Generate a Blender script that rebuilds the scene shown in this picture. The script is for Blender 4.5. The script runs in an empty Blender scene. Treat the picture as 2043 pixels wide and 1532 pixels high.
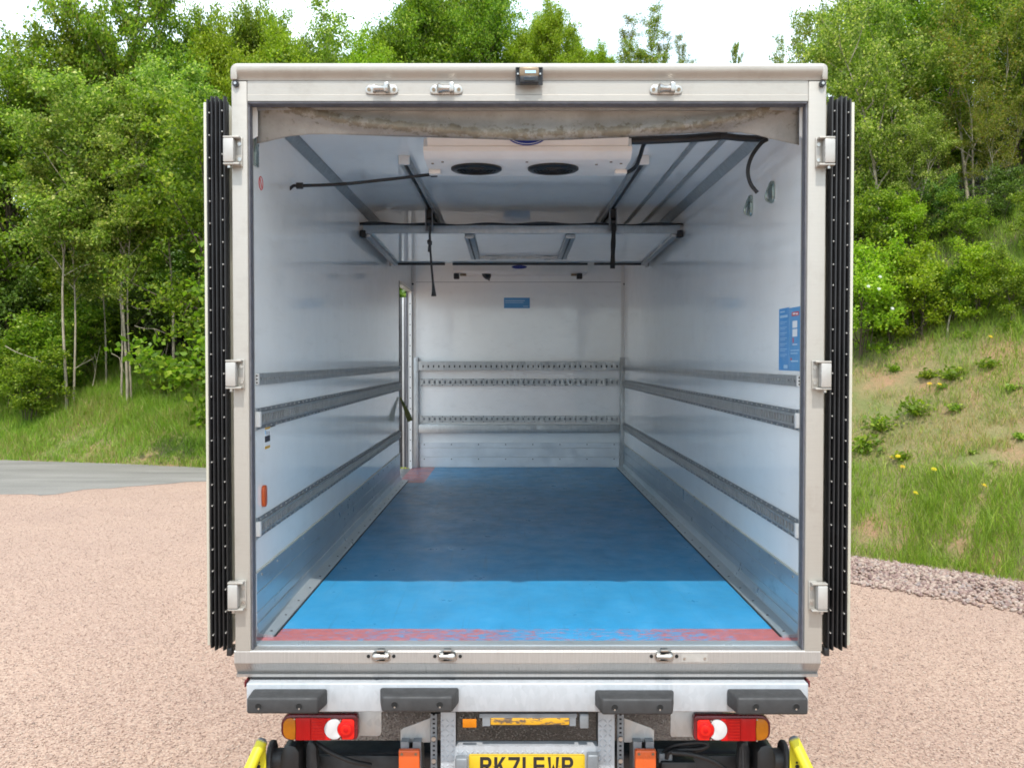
import bpy, bmesh, math, random
import numpy as np
from mathutils import Vector, Matrix

random.seed(7)
rng = np.random.default_rng(7)
SC = bpy.context.scene
COL = SC.collection
R = math.radians

# ------------------------------------------------------------------ camera, sky, sun, exposure
FPX, IW, IH = 1950.0, 2043.0, 1532.0          # focal length in photo pixels
CX, CY, CZ = 0.0, -4.134, 2.30
TH = math.atan(48.0 / FPX)                    # the lens looks slightly down
cam_d = bpy.data.cameras.new('camera')
cam = bpy.data.objects.new('camera', cam_d)
COL.objects.link(cam)
cam.location = (CX, CY, CZ)
cam.rotation_euler = (math.pi / 2 - TH, 0, 0)
cam_d.sensor_width = 36.0
cam_d.lens = 36.0 * FPX / IW
cam_d.clip_start = 0.05
cam_d.clip_end = 2000
SC.camera = cam

SUN_EL, SUN_AZ = R(60.4), R(1.5)              # sun behind the camera (towards -Y), a touch to the right
world = bpy.data.worlds.new('World')
SC.world = world
world.use_nodes = True
wn = world.node_tree
wn.nodes.clear()
w_out = wn.nodes.new('ShaderNodeOutputWorld')
w_bg = wn.nodes.new('ShaderNodeBackground')
w_sky = wn.nodes.new('ShaderNodeTexSky')
w_sky.sky_type = 'NISHITA'
w_sky.sun_disc = False
w_sky.sun_elevation = SUN_EL
w_sky.sun_rotation = math.pi - SUN_AZ
w_sky.air_density = 1.0
w_sky.dust_density = 1.0
w_sky.ozone_density = 1.0
w_bg.inputs['Strength'].default_value = 0.15
# thin high cloud veil over the whole sky
w_tc = wn.nodes.new('ShaderNodeTexCoord')
w_no = wn.nodes.new('ShaderNodeTexNoise')
w_no.inputs['Scale'].default_value = 2.2
w_no.inputs['Detail'].default_value = 5
w_rm = wn.nodes.new('ShaderNodeMapRange')
w_rm.inputs['From Min'].default_value = 0.36
w_rm.inputs['From Max'].default_value = 0.62
w_rm.inputs['To Min'].default_value = 0.30
w_rm.inputs['To Max'].default_value = 0.95
w_mx = wn.nodes.new('ShaderNodeMix')
w_mx.data_type = 'RGBA'
w_mx.inputs['B'].default_value = (5.6, 6.5, 6.9, 1)
wn.links.new(w_tc.outputs['Generated'], w_no.inputs['Vector'])
wn.links.new(w_no.outputs['Fac'], w_rm.inputs['Value'])
wn.links.new(w_rm.outputs['Result'], w_mx.inputs['Factor'])
wn.links.new(w_sky.outputs[0], w_mx.inputs['A'])
wn.links.new(w_mx.outputs['Result'], w_bg.inputs['Color'])
wn.links.new(w_bg.outputs[0], w_out.inputs['Surface'])

sun_d = bpy.data.lights.new('sun', 'SUN')
sun_d.energy = 2.0
sun_d.angle = R(0.55)
sun_d.color = (1.0, 0.955, 0.89)
sun = bpy.data.objects.new('sun', sun_d)
COL.objects.link(sun)
_sd = Vector((math.sin(SUN_AZ) * math.cos(SUN_EL), -math.cos(SUN_AZ) * math.cos(SUN_EL), math.sin(SUN_EL)))
sun.rotation_euler = _sd.to_track_quat('Z', 'Y').to_euler()
sun.location = (0, -20, 40)

SC.view_settings.view_transform = 'Standard'
SC.view_settings.look = 'None'
SC.view_settings.gamma = 1.0
SC.view_settings.use_curve_mapping = False
SC.view_settings.exposure = 1.20
SC.cycles.use_denoising = True
SC.cycles.filter_width = 1.75
SC.cycles.max_bounces = 10
SC.cycles.use_adaptive_sampling = True
SC.cycles.adaptive_threshold = 0.025
SC.cycles.diffuse_bounces = 8
SC.cycles.glossy_bounces = 5
SC.cycles.transmission_bounces = 6
SC.cycles.transparent_max_bounces = 8
SC.cycles.sample_clamp_indirect = 8.0

# ------------------------------------------------------------------ photo pixel -> place
_c, _s = math.cos(TH), math.sin(TH)
def ray(u, v):
    a = (u - 1021.5) / FPX; b = (766.0 - v) / FPX
    return a, _c + b * _s, -_s + b * _c
def atY(u, v, Y):
    dx, dy, dz = ray(u, v); t = (Y - CY) / dy
    return dx * t, CZ + dz * t
def atX(u, v, X):
    dx, dy, dz = ray(u, v); t = X / dx
    return CY + dy * t, CZ + dz * t
def atZ(u, v, Z):
    dx, dy, dz = ray(u, v); t = (Z - CZ) / dz
    return dx * t, CY + dy * t
def zz(v, Y=0.0): return atY(1021.5, v, Y)[1]
def xx(u, Y=0.0): return atY(u, 718, Y)[0]

# ------------------------------------------------------------------ materials
def new_mat(name):
    m = bpy.data.materials.new(name); m.use_nodes = True
    nt = m.node_tree
    return m, nt, nt.nodes['Principled BSDF']
def coord(nt, kind='Object', scale=(1, 1, 1)):
    tc = nt.nodes.new('ShaderNodeTexCoord'); mp = nt.nodes.new('ShaderNodeMapping')
    mp.inputs['Scale'].default_value = scale
    nt.links.new(tc.outputs[kind], mp.inputs['Vector'])
    return mp.outputs[0]
def noise(nt, scale=5, detail=4, rough=0.55, sc=(1, 1, 1), kind='Object', dist=0.0):
    n = nt.nodes.new('ShaderNodeTexNoise')
    n.inputs['Scale'].default_value = scale; n.inputs['Detail'].default_value = detail
    n.inputs['Roughness'].default_value = rough; n.inputs['Distortion'].default_value = dist
    nt.links.new(coord(nt, kind, sc), n.inputs['Vector'])
    return n.outputs['Fac']
def voro(nt, scale=5, sc=(1, 1, 1), out='Color', feature='F1'):
    n = nt.nodes.new('ShaderNodeTexVoronoi'); n.feature = feature
    n.inputs['Scale'].default_value = scale
    nt.links.new(coord(nt, 'Object', sc), n.inputs['Vector'])
    return n.outputs[out]
def ramp(nt, fac, stops):
    r = nt.nodes.new('ShaderNodeValToRGB')
    el = r.color_ramp.elements
    while len(el) < len(stops): el.new(0.5)
    for e, (p, c) in zip(el, stops):
        e.position = p
        e.color = (c, c, c, 1) if not hasattr(c, '__len__') else (c[0], c[1], c[2], 1)
    nt.links.new(fac, r.inputs['Fac'])
    return r.outputs['Color']
def mrange(nt, val, a, b, c=0.0, d=1.0):
    r = nt.nodes.new('ShaderNodeMapRange')
    for k, x in zip(('From Min', 'From Max', 'To Min', 'To Max'), (a, b, c, d)): r.inputs[k].default_value = x
    nt.links.new(val, r.inputs['Value'])
    return r.outputs['Result']
def put(nt, sock, val):
    if hasattr(val, 'is_linked'): nt.links.new(val, sock)
    elif hasattr(val, '__len__'): sock.default_value = (val[0], val[1], val[2], 1)
    else: sock.default_value = val
def mix(nt, fac, a, b, mode='MIX'):
    m = nt.nodes.new('ShaderNodeMix'); m.data_type = 'RGBA'; m.blend_type = mode
    put(nt, m.inputs['Factor'], fac); put(nt, m.inputs['A'], a); put(nt, m.inputs['B'], b)
    return m.outputs['Result']
def math_n(nt, op, a, b=0.0):
    m = nt.nodes.new('ShaderNodeMath'); m.operation = op
    put(nt, m.inputs[0], a); put(nt, m.inputs[1], b)
    return m.outputs[0]
def bump(nt, bsdf, h, strength=0.2, dist=0.01):
    b = nt.nodes.new('ShaderNodeBump')
    b.inputs['Strength'].default_value = strength; b.inputs['Distance'].default_value = dist
    nt.links.new(h, b.inputs['Height']); nt.links.new(b.outputs[0], bsdf.inputs['Normal'])
MAT = {}
def simple(name, col, rough=0.5, metal=0.0, var=0.12, vs=14, bmp=0.0, bs=60, spec=0.5, sc=(1, 1, 1), rvar=0.1, coat=0.0):
    m, nt, b = new_mat(name)
    n = noise(nt, vs, 5, 0.6, sc)
    f = mrange(nt, n, 0.3, 0.7, 1 - var, 1 + var)
    put(nt, b.inputs['Base Color'], mix(nt, 1.0, col, mix(nt, 0.0, f, f), 'MULTIPLY'))
    put(nt, b.inputs['Roughness'], mrange(nt, noise(nt, vs * 1.7, 4, 0.6, sc), 0.3, 0.7, max(0.02, rough - rvar), min(1, rough + rvar)))
    b.inputs['Metallic'].default_value = metal
    b.inputs['Specular IOR Level'].default_value = spec
    b.inputs['Coat Weight'].default_value = coat
    if bmp: bump(nt, b, noise(nt, bs, 4, 0.6, sc), bmp, 0.004)
    MAT[name] = m
    return m

def m_grp(name, col, rough=0.16):
    m, nt, b = new_mat(name)
    dirt = ramp(nt, noise(nt, 3.2, 6, 0.65), [(0.38, 1.0), (0.72, 0.95)])
    smear = ramp(nt, noise(nt, 7, 5, 0.7, (1, .35, 2.2)), [(0.55, 1.0), (0.80, 0.91)])
    c = mix(nt, 1.0, mix(nt, 1.0, col, dirt, 'MULTIPLY'), smear, 'MULTIPLY')
    scuff = ramp(nt, noise(nt, 26, 5, 0.8, (1, .25, 3.0)), [(0.68, 0.0), (0.74, 1.0)])
    c = mix(nt, math_n(nt, 'MULTIPLY', scuff, 0.34), c, (0.25, 0.25, 0.26))
    put(nt, b.inputs['Base Color'], c)
    put(nt, b.inputs['Roughness'], mrange(nt, noise(nt, 9, 5, 0.6), 0.35, 0.75, rough - 0.03, rough + 0.07))
    b.inputs['Specular IOR Level'].default_value = 0.62
    bump(nt, b, noise(nt, 4.0, 3, 0.5, (1, 1, .6)), 0.035, 0.02)
    MAT[name] = m
m_grp('white_panel', (0.91, 0.925, 0.92), 0.075)
m_grp('cream_skin', (0.50, 0.48, 0.40), 0.3)

def m_floor():
    m, nt, b = new_mat('blue_floor')
    sep = nt.nodes.new('ShaderNodeSeparateXYZ')
    nt.links.new(coord(nt, 'Object'), sep.inputs[0])
    X, Y = sep.outputs[0], sep.outputs[1]
    blue = ramp(nt, noise(nt, 2.3, 6, 0.65, (1.6, .7, 1)), [(0.25, (0.018, 0.19, 0.37)), (0.55, (0.026, 0.240, 0.465)), (0.8, (0.06, 0.295, 0.525))])
    # grime rubbed along the load direction and across it, thicker towards the middle of the body
    g1 = ramp(nt, noise(nt, 3.0, 7, 0.72, (2.2, 1.0, 1), dist=0.6), [(0.42, 0.0), (0.68, 1.0)])
    where = mrange(nt, Y, 0.9, 4.2, 0.06, 0.42)
    blue = mix(nt, math_n(nt, 'MULTIPLY', g1, where), blue, (0.045, 0.095, 0.135))
    g2 = ramp(nt, noise(nt, 11, 6, 0.75, (.55, 2.4, 1)), [(0.60, 0.0), (0.74, 1.0)])
    blue = mix(nt, math_n(nt, 'MULTIPLY', g2, 0.35), blue, (0.05, 0.10, 0.14))
    sc = ramp(nt, noise(nt, 30, 5, 0.8, (.4, 3.0, 1)), [(0.68, 0.0), (0.75, 1.0)])
    blue = mix(nt, math_n(nt, 'MULTIPLY', sc, 0.4), blue, (0.22, 0.38, 0.56))
    for stx, amt, cc in (((7.0, .16, 1), .30, (0.10, 0.30, 0.46)), ((.22, 9.0, 1), .28, (0.035, 0.075, 0.11)), ((5.0, .10, 1), .30, (0.03, 0.06, 0.09))):
        l_ = ramp(nt, noise(nt, 9 if stx[0] < 6 else 14, 6, 0.7, stx, dist=.3), [(0.60, 0.0), (0.70, 1.0)])
        blue = mix(nt, math_n(nt, 'MULTIPLY', l_, amt), blue, cc)
    # worn red bands, the blue of the deck showing through
    wear = noise(nt, 17, 10, 0.85, (1.0, 2.2, 1))
    mid = noise(nt, 1.3, 3, 0.5, (1, .2, 1))
    band = math_n(nt, 'MULTIPLY', math_n(nt, 'LESS_THAN', Y, Y_RED), math_n(nt, 'GREATER_THAN', Y, 0.0))
    xa = math_n(nt, 'ABSOLUTE', math_n(nt, 'SUBTRACT', X, 0.20))
    thr = mrange(nt, xa, 0.15, 1.0, 0.55, 0.41)
    thr = math_n(nt, 'ADD', thr, math_n(nt, 'MULTIPLY', math_n(nt, 'SUBTRACT', mid, 0.5), 0.22))
    m1 = math_n(nt, 'MULTIPLY', band, mrange(nt, math_n(nt, 'SUBTRACT', wear, thr), -.03, .05))
    pat = math_n(nt, 'MULTIPLY', math_n(nt, 'LESS_THAN', X, X_PATCH), math_n(nt, 'GREATER_THAN', Y, Y_PATCH))
    m2 = math_n(nt, 'MULTIPLY', pat, math_n(nt, 'GREATER_THAN', noise(nt, 6, 8, 0.7, (.6, 5, 1)), 0.44))
    red = ramp(nt, noise(nt, 16, 6, 0.7), [(0.3, (0.27, 0.085, 0.09)), (0.7, (0.40, 0.13, 0.13))])
    c = mix(nt, math_n(nt, 'MAXIMUM', m1, m2), blue, red)
    sp = ramp(nt, noise(nt, 70, 4, 0.7, (.5, 1.6, 1)), [(0.69, 0.0), (0.73, 1.0)])
    c = mix(nt, math_n(nt, 'MULTIPLY', sp, 0.5), c, (0.5, 0.55, 0.6))
    put(nt, b.inputs['Base Color'], c)
    put(nt, b.inputs['Roughness'], mrange(nt, noise(nt, 6, 6, 0.7), 0.3, 0.7, 0.26, 0.44))
    b.inputs['Specular IOR Level'].default_value = 0.38
    bump(nt, b, noise(nt, 240, 3, 0.6), 0.08, 0.002)
    MAT['blue_floor'] = m

def m_brushed(name, col, rough, sc, metal=0.85, streak=0.12, dirt=(0.40, 0.36, 0.30), damt=0.25):
    m, nt, b = new_mat(name)
    s = mrange(nt, noise(nt, 60, 4, 0.7, sc), 0.3, 0.7, 1 - streak, 1 + streak * .6)
    c = mix(nt, 1.0, col, s, 'MULTIPLY')
    d = ramp(nt, noise(nt, 5, 7, 0.75), [(0.52, 0.0), (0.78, 1.0)])
    c = mix(nt, math_n(nt, 'MULTIPLY', d, damt), c, dirt)
    put(nt, b.inputs['Base Color'], c)
    b.inputs['Metallic'].default_value = metal
    put(nt, b.inputs['Roughness'], mrange(nt, noise(nt, 40, 5, 0.7, sc), 0.3, 0.7, rough - .08, rough + .1))
    if name != 'aluminium': bump(nt, b, noise(nt, 90, 3, 0.6, sc), 0.05, 0.003)
    else: bump(nt, b, noise(nt, 3, 3, 0.5), 0.06, 0.02)
    MAT[name] = m
m_brushed('stainless_frame', (0.385, 0.362, 0.325), 0.42, (.15, .15, 3), 0.35, 0.035, (0.22, 0.19, 0.15), 0.38)
m_brushed('stainless_sill', (0.42, 0.41, 0.395), 0.33, (6, .4, .12), 0.6, 0.16)
def m_alu():
    m, nt, b = new_mat('aluminium')
    c = ramp(nt, noise(nt, 2.2, 5, 0.6, (1, .5, 2)), [(0.3, (0.46, 0.53, 0.57)), (0.7, (0.60, 0.66, 0.69))])
    sm = ramp(nt, noise(nt, 5, 7, 0.75, (1, .5, 1.5)), [(0.58, 0.0), (0.72, 1.0)])
    c = mix(nt, math_n(nt, 'MULTIPLY', sm, 0.45), c, (0.14, 0.16, 0.17))
    sc_ = ramp(nt, noise(nt, 22, 6, 0.8, (1, .3, 2)), [(0.70, 0.0), (0.74, 1.0)])
    c = mix(nt, math_n(nt, 'MULTIPLY', sc_, 0.6), c, (0.75, 0.80, 0.82))
    put(nt, b.inputs['Base Color'], c)
    b.inputs['Metallic'].default_value = 0.7
    put(nt, b.inputs['Roughness'], mrange(nt, noise(nt, 4, 4, 0.6), 0.3, 0.7, 0.27, 0.36))
    bump(nt, b, noise(nt, 3, 3, 0.5), 0.05, 0.02)
    MAT['aluminium'] = m
m_alu()
m_brushed('steel_bright', (0.46, 0.44, 0.41), 0.3, (1, 1, 1), 0.95, 0.06)

def m_galv(name, col, rough=0.48, metal=0.75):
    m, nt, b = new_mat(name)
    v = voro(nt, 55, (1, 1, .5))
    f = nt.nodes.new('ShaderNodeSeparateColor'); nt.links.new(v, f.inputs[0])
    s = mrange(nt, f.outputs[0], 0, 1, 0.94, 1.04)
    s2 = ramp(nt, noise(nt, 9, 6, 0.7, (1, 1, .4)), [(0.3, 1.0), (0.75, 0.84)])
    put(nt, b.inputs['Base Color'], mix(nt, 1.0, mix(nt, 1.0, col, s, 'MULTIPLY'), s2, 'MULTIPLY'))
    b.inputs['Metallic'].default_value = metal
    put(nt, b.inputs['Roughness'], mrange(nt, f.outputs[1], 0, 1, rough - .08, rough + .12))
    MAT[name] = m
m_galv('galvanised', (0.50, 0.51, 0.51))
m_galv('galvanised_beam', (0.43, 0.45, 0.475), 0.55, 0.25)
m_galv('galvanised_blue', (0.42, 0.47, 0.50), 0.4, 0.6)

simple('rubber', (0.014, 0.014, 0.015), 0.55, 0, 0.25, 8, 0.1, 40)
simple('buffer_rubber', (0.030, 0.030, 0.031), 0.62, 0, 0.25, 18, 0.15, 160)
simple('black_plastic', (0.012, 0.012, 0.013), 0.42, 0, 0.2, 20)
simple('dark_steel', (0.035, 0.036, 0.038), 0.5, 0.3, 0.4, 12, 0.2, 50)
simple('hole_shade', (0.006, 0.006, 0.006), 0.9, 0, 0.1)  # near-black colour standing in for the shade inside holes, slots and recesses
simple('grey_steel', (0.20, 0.215, 0.23), 0.5, 0.3, 0.25, 10)
simple('white_plastic', (0.78, 0.76, 0.73), 0.38, 0, 0.05, 6)
simple('hinge_cover', (0.40, 0.385, 0.36), 0.4, 0.3, 0.08, 20)
simple('red_lens', (0.46, 0.006, 0.006), 0.22, 0, 0.1, 30, 0.25, 190, 0.25, (1, 1, .03), 0.03, 0.0)
simple('red_lens_bright', (0.58, 0.014, 0.008), 0.2, 0, 0.1, 30, 0, 60, 0.25, (1, 1, 1), 0.03, 0.0)
simple('lamp_housing', (0.12, 0.006, 0.010), 0.25, 0, 0.2)
simple('amber_lens', (0.50, 0.16, 0.005), 0.2, 0, 0.1, 30, 0.2, 150, 0.3, (1, 1, 1), 0.03, 0.0)
simple('white_lens', (0.50, 0.49, 0.49), 0.2, 0, 0.04, 30, 0.1, 120, 0.3, (1, 1, 1), 0.03, 0.0)
simple('orange_marker', (0.55, 0.085, 0.010), 0.30, 0, 0.1, 8, 0, 60, 0.5, (1, 1, 1), 0.05, 0.3)
simple('plate_yellow', (0.56, 0.37, 0.006), 0.32, 0, 0.05, 10, 0, 60, 0.5, (1, 1, 1), 0.05, 0.4)
simple('plate_black', (0.012, 0.012, 0.012), 0.4, 0, 0.1)
simple('logo_blue', (0.012, 0.030, 0.24), 0.35, 0, 0.04)
simple('sticker_blue', (0.075, 0.30, 0.60), 0.4, 0, 0.06, 6)
simple('sticker_blue_deep', (0.05, 0.27, 0.60), 0.4, 0, 0.06, 6)
simple('sticker_red', (0.55, 0.05, 0.06), 0.4, 0, 0.06)
simple('sticker_white', (0.80, 0.82, 0.84), 0.45, 0, 0.05)
simple('sticker_pale', (0.36, 0.56, 0.76), 0.45, 0, 0.05)
simple('sticker_yellow', (0.62, 0.36, 0.03), 0.45, 0, 0.05)
simple('sticker_black', (0.03, 0.03, 0.04), 0.45, 0, 0.05)
simple('camera_case', (0.22, 0.16, 0.10), 0.35, 0.5, 0.2, 30)
simple('glass_dark', (0.01, 0.014, 0.018), 0.06, 0, 0.1)
simple('zinc', (0.34, 0.42, 0.40), 0.32, 0.8, 0.2, 25)
simple('strap_black', (0.012, 0.012, 0.012), 0.8, 0, 0.2, 60)
simple('strap_grey', (0.06, 0.06, 0.062), 0.8, 0, 0.25, 60)
simple('strap_olive', (0.20, 0.19, 0.06), 0.8, 0, 0.25, 60)
simple('pale_aluminium', (0.66, 0.69, 0.72), 0.4, 0.25, 0.08, 6)
simple('sealant', (0.10, 0.10, 0.115), 0.6, 0, 0.2, 30)

def m_worn(name, paint, under, lo, hi, scale=9, sc=(1, 1, 1), rough=0.45):
    m, nt, b = new_mat(name)
    f = ramp(nt, noise(nt, scale, 8, 0.75, sc), [(lo, 0.0), (hi, 1.0)])
    put(nt, b.inputs['Base Color'], mix(nt, f, paint, under))
    b.inputs['Roughness'].default_value = rough
    bump(nt, b, noise(nt, 60, 4, 0.6), 0.1, 0.003)
    MAT[name] = m
m_worn('yellow_worn', (0.56, 0.29, 0.012), (0.10, 0.07, 0.05), 0.50, 0.56, 16, (1, 1, 3))
m_worn('yellow_paint', (0.56, 0.49, 0.012), (0.06, 0.06, 0.04), 0.66, 0.69, 34)

def m_curtain():
    m, nt, b = new_mat('dirty_curtain')
    at = nt.nodes.new('ShaderNodeAttribute'); at.attribute_name = 'stain'
    base = ramp(nt, noise(nt, 5, 6, 0.7), [(0.3, (0.20, 0.19, 0.175)), (0.7, (0.36, 0.35, 0.33))])
    mould = noise(nt, 24, 8, 0.72, (1, 1, 1))
    thr = mrange(nt, at.outputs['Fac'], 0, 1, 0.70, 0.43)
    f = mrange(nt, math_n(nt, 'SUBTRACT', mould, thr), -0.02, 0.06)
    c = mix(nt, math_n(nt, 'MULTIPLY', f, 0.95), base, ramp(nt, noise(nt, 40, 4, 0.6), [(0.3, (0.045, 0.035, 0.022)), (0.7, (0.17, 0.135, 0.085))]))
    dust = math_n(nt, 'MULTIPLY', at.outputs['Fac'], mrange(nt, noise(nt, 7, 6, 0.7), 0.3, 0.7, 0.15, 0.75))
    c = mix(nt, dust, c, (0.22, 0.19, 0.14))
    speck = ramp(nt, noise(nt, 85, 3, 0.6), [(0.70, 0.0), (0.73, 1.0)])
    c = mix(nt, math_n(nt, 'MULTIPLY', speck, 0.7), c, (0.05, 0.045, 0.035))
    put(nt, b.inputs['Base Color'], c)
    b.inputs['Roughness'].default_value = 0.6
    bump(nt, b, noise(nt, 30, 5, 0.65), 0.25, 0.006)
    MAT['dirty_curtain'] = m
m_curtain()

def m_islands(name, stops, rough=0.85, bmp=0.0, sat=None):
    """one colour for each loose piece of the mesh"""
    m, nt, b = new_mat(name)
    g = nt.nodes.new('ShaderNodeNewGeometry')
    c = ramp(nt, g.outputs['Random Per Island'], stops)
    n = mrange(nt, noise(nt, 40, 4, 0.6), 0.3, 0.7, 0.85, 1.12)
    put(nt, b.inputs['Base Color'], mix(nt, 1.0, c, n, 'MULTIPLY'))
    b.inputs['Roughness'].default_value = rough
    MAT[name] = m
m_islands('gravel_pebbles', [(0.0, (0.238, 0.158, 0.125)), (0.25, (0.323, 0.220, 0.175)), (0.5, (0.380, 0.267, 0.209)), (0.75, (0.418, 0.302, 0.238)), (0.93, (0.445, 0.349, 0.284)), (1.0, (0.185, 0.132, 0.115))])
m_islands('edge_stones', [(0.0, (0.172, 0.110, 0.100)), (0.25, (0.244, 0.163, 0.138)), (0.5, (0.301, 0.214, 0.175)), (0.8, (0.360, 0.281, 0.231)), (1.0, (0.216, 0.176, 0.169))])

def m_gravel():
    m, nt, b = new_mat('gravel')
    v = nt.nodes.new('ShaderNodeTexVoronoi'); v.inputs['Scale'].default_value = 85
    nt.links.new(coord(nt, 'Object'), v.inputs['Vector'])
    f = nt.nodes.new('ShaderNodeSeparateColor'); nt.links.new(v.outputs['Color'], f.inputs[0])
    c = ramp(nt, f.outputs[0], [(0.0, (0.244, 0.165, 0.129)), (0.3, (0.346, 0.236, 0.188)), (0.65, (0.402, 0.283, 0.221)), (0.92, (0.445, 0.341, 0.277)), (1.0, (0.202, 0.138, 0.117))])
    gap_shade = ramp(nt, v.outputs['Distance'], [(0.25, 1.0), (0.75, 0.82)])  # shade in the gaps between stones, put into the colour
    c = mix(nt, 1.0, c, gap_shade, 'MULTIPLY')
    big = ramp(nt, noise(nt, 0.55, 5, 0.6), [(0.3, (0.94, 0.90, 0.88)), (0.7, (1.08, 1.05, 1.0))])
    c = mix(nt, 1.0, c, big, 'MULTIPLY')
    put(nt, b.inputs['Base Color'], c)
    b.inputs['Roughness'].default_value = 0.9
    h = math_n(nt, 'ADD', math_n(nt, 'MULTIPLY', v.outputs['Distance'], -1.0), noise(nt, 160, 3, 0.6))
    bump(nt, b, h, 0.32, 0.010)
    MAT['gravel'] = m
m_gravel()
def m_asphalt():
    m, nt, b = new_mat('asphalt')
    c = ramp(nt, noise(nt, 1.2, 6, 0.6, (.3, 1.5, 1)), [(0.3, (0.150, 0.140, 0.126)), (0.7, (0.235, 0.22, 0.20))])
    sp = mrange(nt, noise(nt, 130, 3, 0.7), 0.3, 0.7, 0.8, 1.2)
    put(nt, b.inputs['Base Color'], mix(nt, 1.0, c, sp, 'MULTIPLY'))
    b.inputs['Roughness'].default_value = 0.85
    bump(nt, b, noise(nt, 150, 3, 0.6), 0.3, 0.006)
    MAT['asphalt'] = m
m_asphalt()
def m_bank():
    m, nt, b = new_mat('bank_soil')
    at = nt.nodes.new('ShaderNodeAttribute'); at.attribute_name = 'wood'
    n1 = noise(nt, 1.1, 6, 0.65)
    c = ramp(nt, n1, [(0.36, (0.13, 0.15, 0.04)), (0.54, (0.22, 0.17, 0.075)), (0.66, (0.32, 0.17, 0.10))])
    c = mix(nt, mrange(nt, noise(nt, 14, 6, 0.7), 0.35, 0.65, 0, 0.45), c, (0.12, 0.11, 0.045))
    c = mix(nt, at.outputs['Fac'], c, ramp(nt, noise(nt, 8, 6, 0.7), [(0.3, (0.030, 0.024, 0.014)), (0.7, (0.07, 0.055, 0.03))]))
    put(nt, b.inputs['Base Color'], c)
    b.inputs['Roughness'].default_value = 0.95
    bump(nt, b, noise(nt, 20, 6, 0.7), 0.6, 0.04)
    MAT['bank_soil'] = m
m_bank()

def m_leaf(name, stops, trans=0.52, rough=0.45, attr=False):
    m, nt, b = new_mat(name)
    oi = nt.nodes.new('ShaderNodeObjectInfo')
    if attr:
        a = nt.nodes.new('ShaderNodeAttribute'); a.attribute_name = 'Col'
        c = a.outputs['Color']
    else:
        g = nt.nodes.new('ShaderNodeNewGeometry')
        c = ramp(nt, g.outputs['Random Per Island'], stops)
        hs = nt.nodes.new('ShaderNodeHueSaturation')
        put(nt, hs.inputs['Hue'], mrange(nt, oi.outputs['Random'], 0, 1, 0.485, 0.512))
        put(nt, hs.inputs['Value'], mrange(nt, oi.outputs['Random'], 0, 1, 0.88, 1.12))
        nt.links.new(c, hs.inputs['Color'])
        c = hs.outputs['Color']
    put(nt, b.inputs['Base Color'], c)
    b.inputs['Roughness'].default_value = rough
    b.inputs['Specular IOR Level'].default_value = 0.30
    tr = nt.nodes.new('ShaderNodeBsdfTranslucent')
    put(nt, tr.inputs['Color'], mix(nt, 1.0, c, (1.15, 1.35, 0.55), 'MULTIPLY'))
    ms = nt.nodes.new('ShaderNodeMixShader'); ms.inputs[0].default_value = trans
    nt.links.new(b.outputs[0], ms.inputs[1]); nt.links.new(tr.outputs[0], ms.inputs[2])
    nt.links.new(ms.outputs[0], nt.nodes['Material Output'].inputs['Surface'])
    MAT[name] = m
m_leaf('aspen_leaf', [(0, (0.090, 0.154, 0.020)), (.35, (0.172, 0.257, 0.032)), (.7, (0.261, 0.337, 0.055)), (.9, (0.442, 0.485, 0.120)), (1, (0.603, 0.587, 0.183))])
m_leaf('broad_leaf', [(0, (0.075, 0.139, 0.009)), (.5, (0.156, 0.247, 0.018)), (.85, (0.244, 0.332, 0.029)), (1, (0.399, 0.433, 0.056))])
m_leaf('bright_leaf', [(0, (0.135, 0.218, 0.009)), (.5, (0.235, 0.346, 0.015)), (1, (0.381, 0.463, 0.033))], 0.48)
m_leaf('olive_leaf', [(0, (0.103, 0.146, 0.018)), (.5, (0.195, 0.244, 0.032)), (.85, (0.287, 0.305, 0.054)), (1, (0.374, 0.244, 0.063))])
m_leaf('dark_leaf', [(0, (0.042, 0.083, 0.010)), (.5, (0.078, 0.151, 0.017)), (1, (0.160, 0.237, 0.034))], 0.32)
m_leaf('catkin', [(0, (0.20, 0.19, 0.03)), (1, (0.30, 0.26, 0.06))], 0.3)
m_leaf('grass_blade', None, 0.38, 0.5, True)
m_leaf('petal_yellow', [(0, (0.75, 0.52, 0.01)), (1, (0.85, 0.62, 0.02))], 0.2)
m_leaf('petal_white', [(0, (0.75, 0.74, 0.72)), (1, (0.85, 0.84, 0.82))], 0.3)
simple('bark_pale', (0.27, 0.235, 0.17), 0.85, 0, 0.35, 6, 0.5, 30, 0.3, (1, 1, .4))
simple('bark_dark', (0.085, 0.066, 0.045), 0.9, 0, 0.35, 8, 0.5, 30, 0.3, (1, 1, .4))

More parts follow.
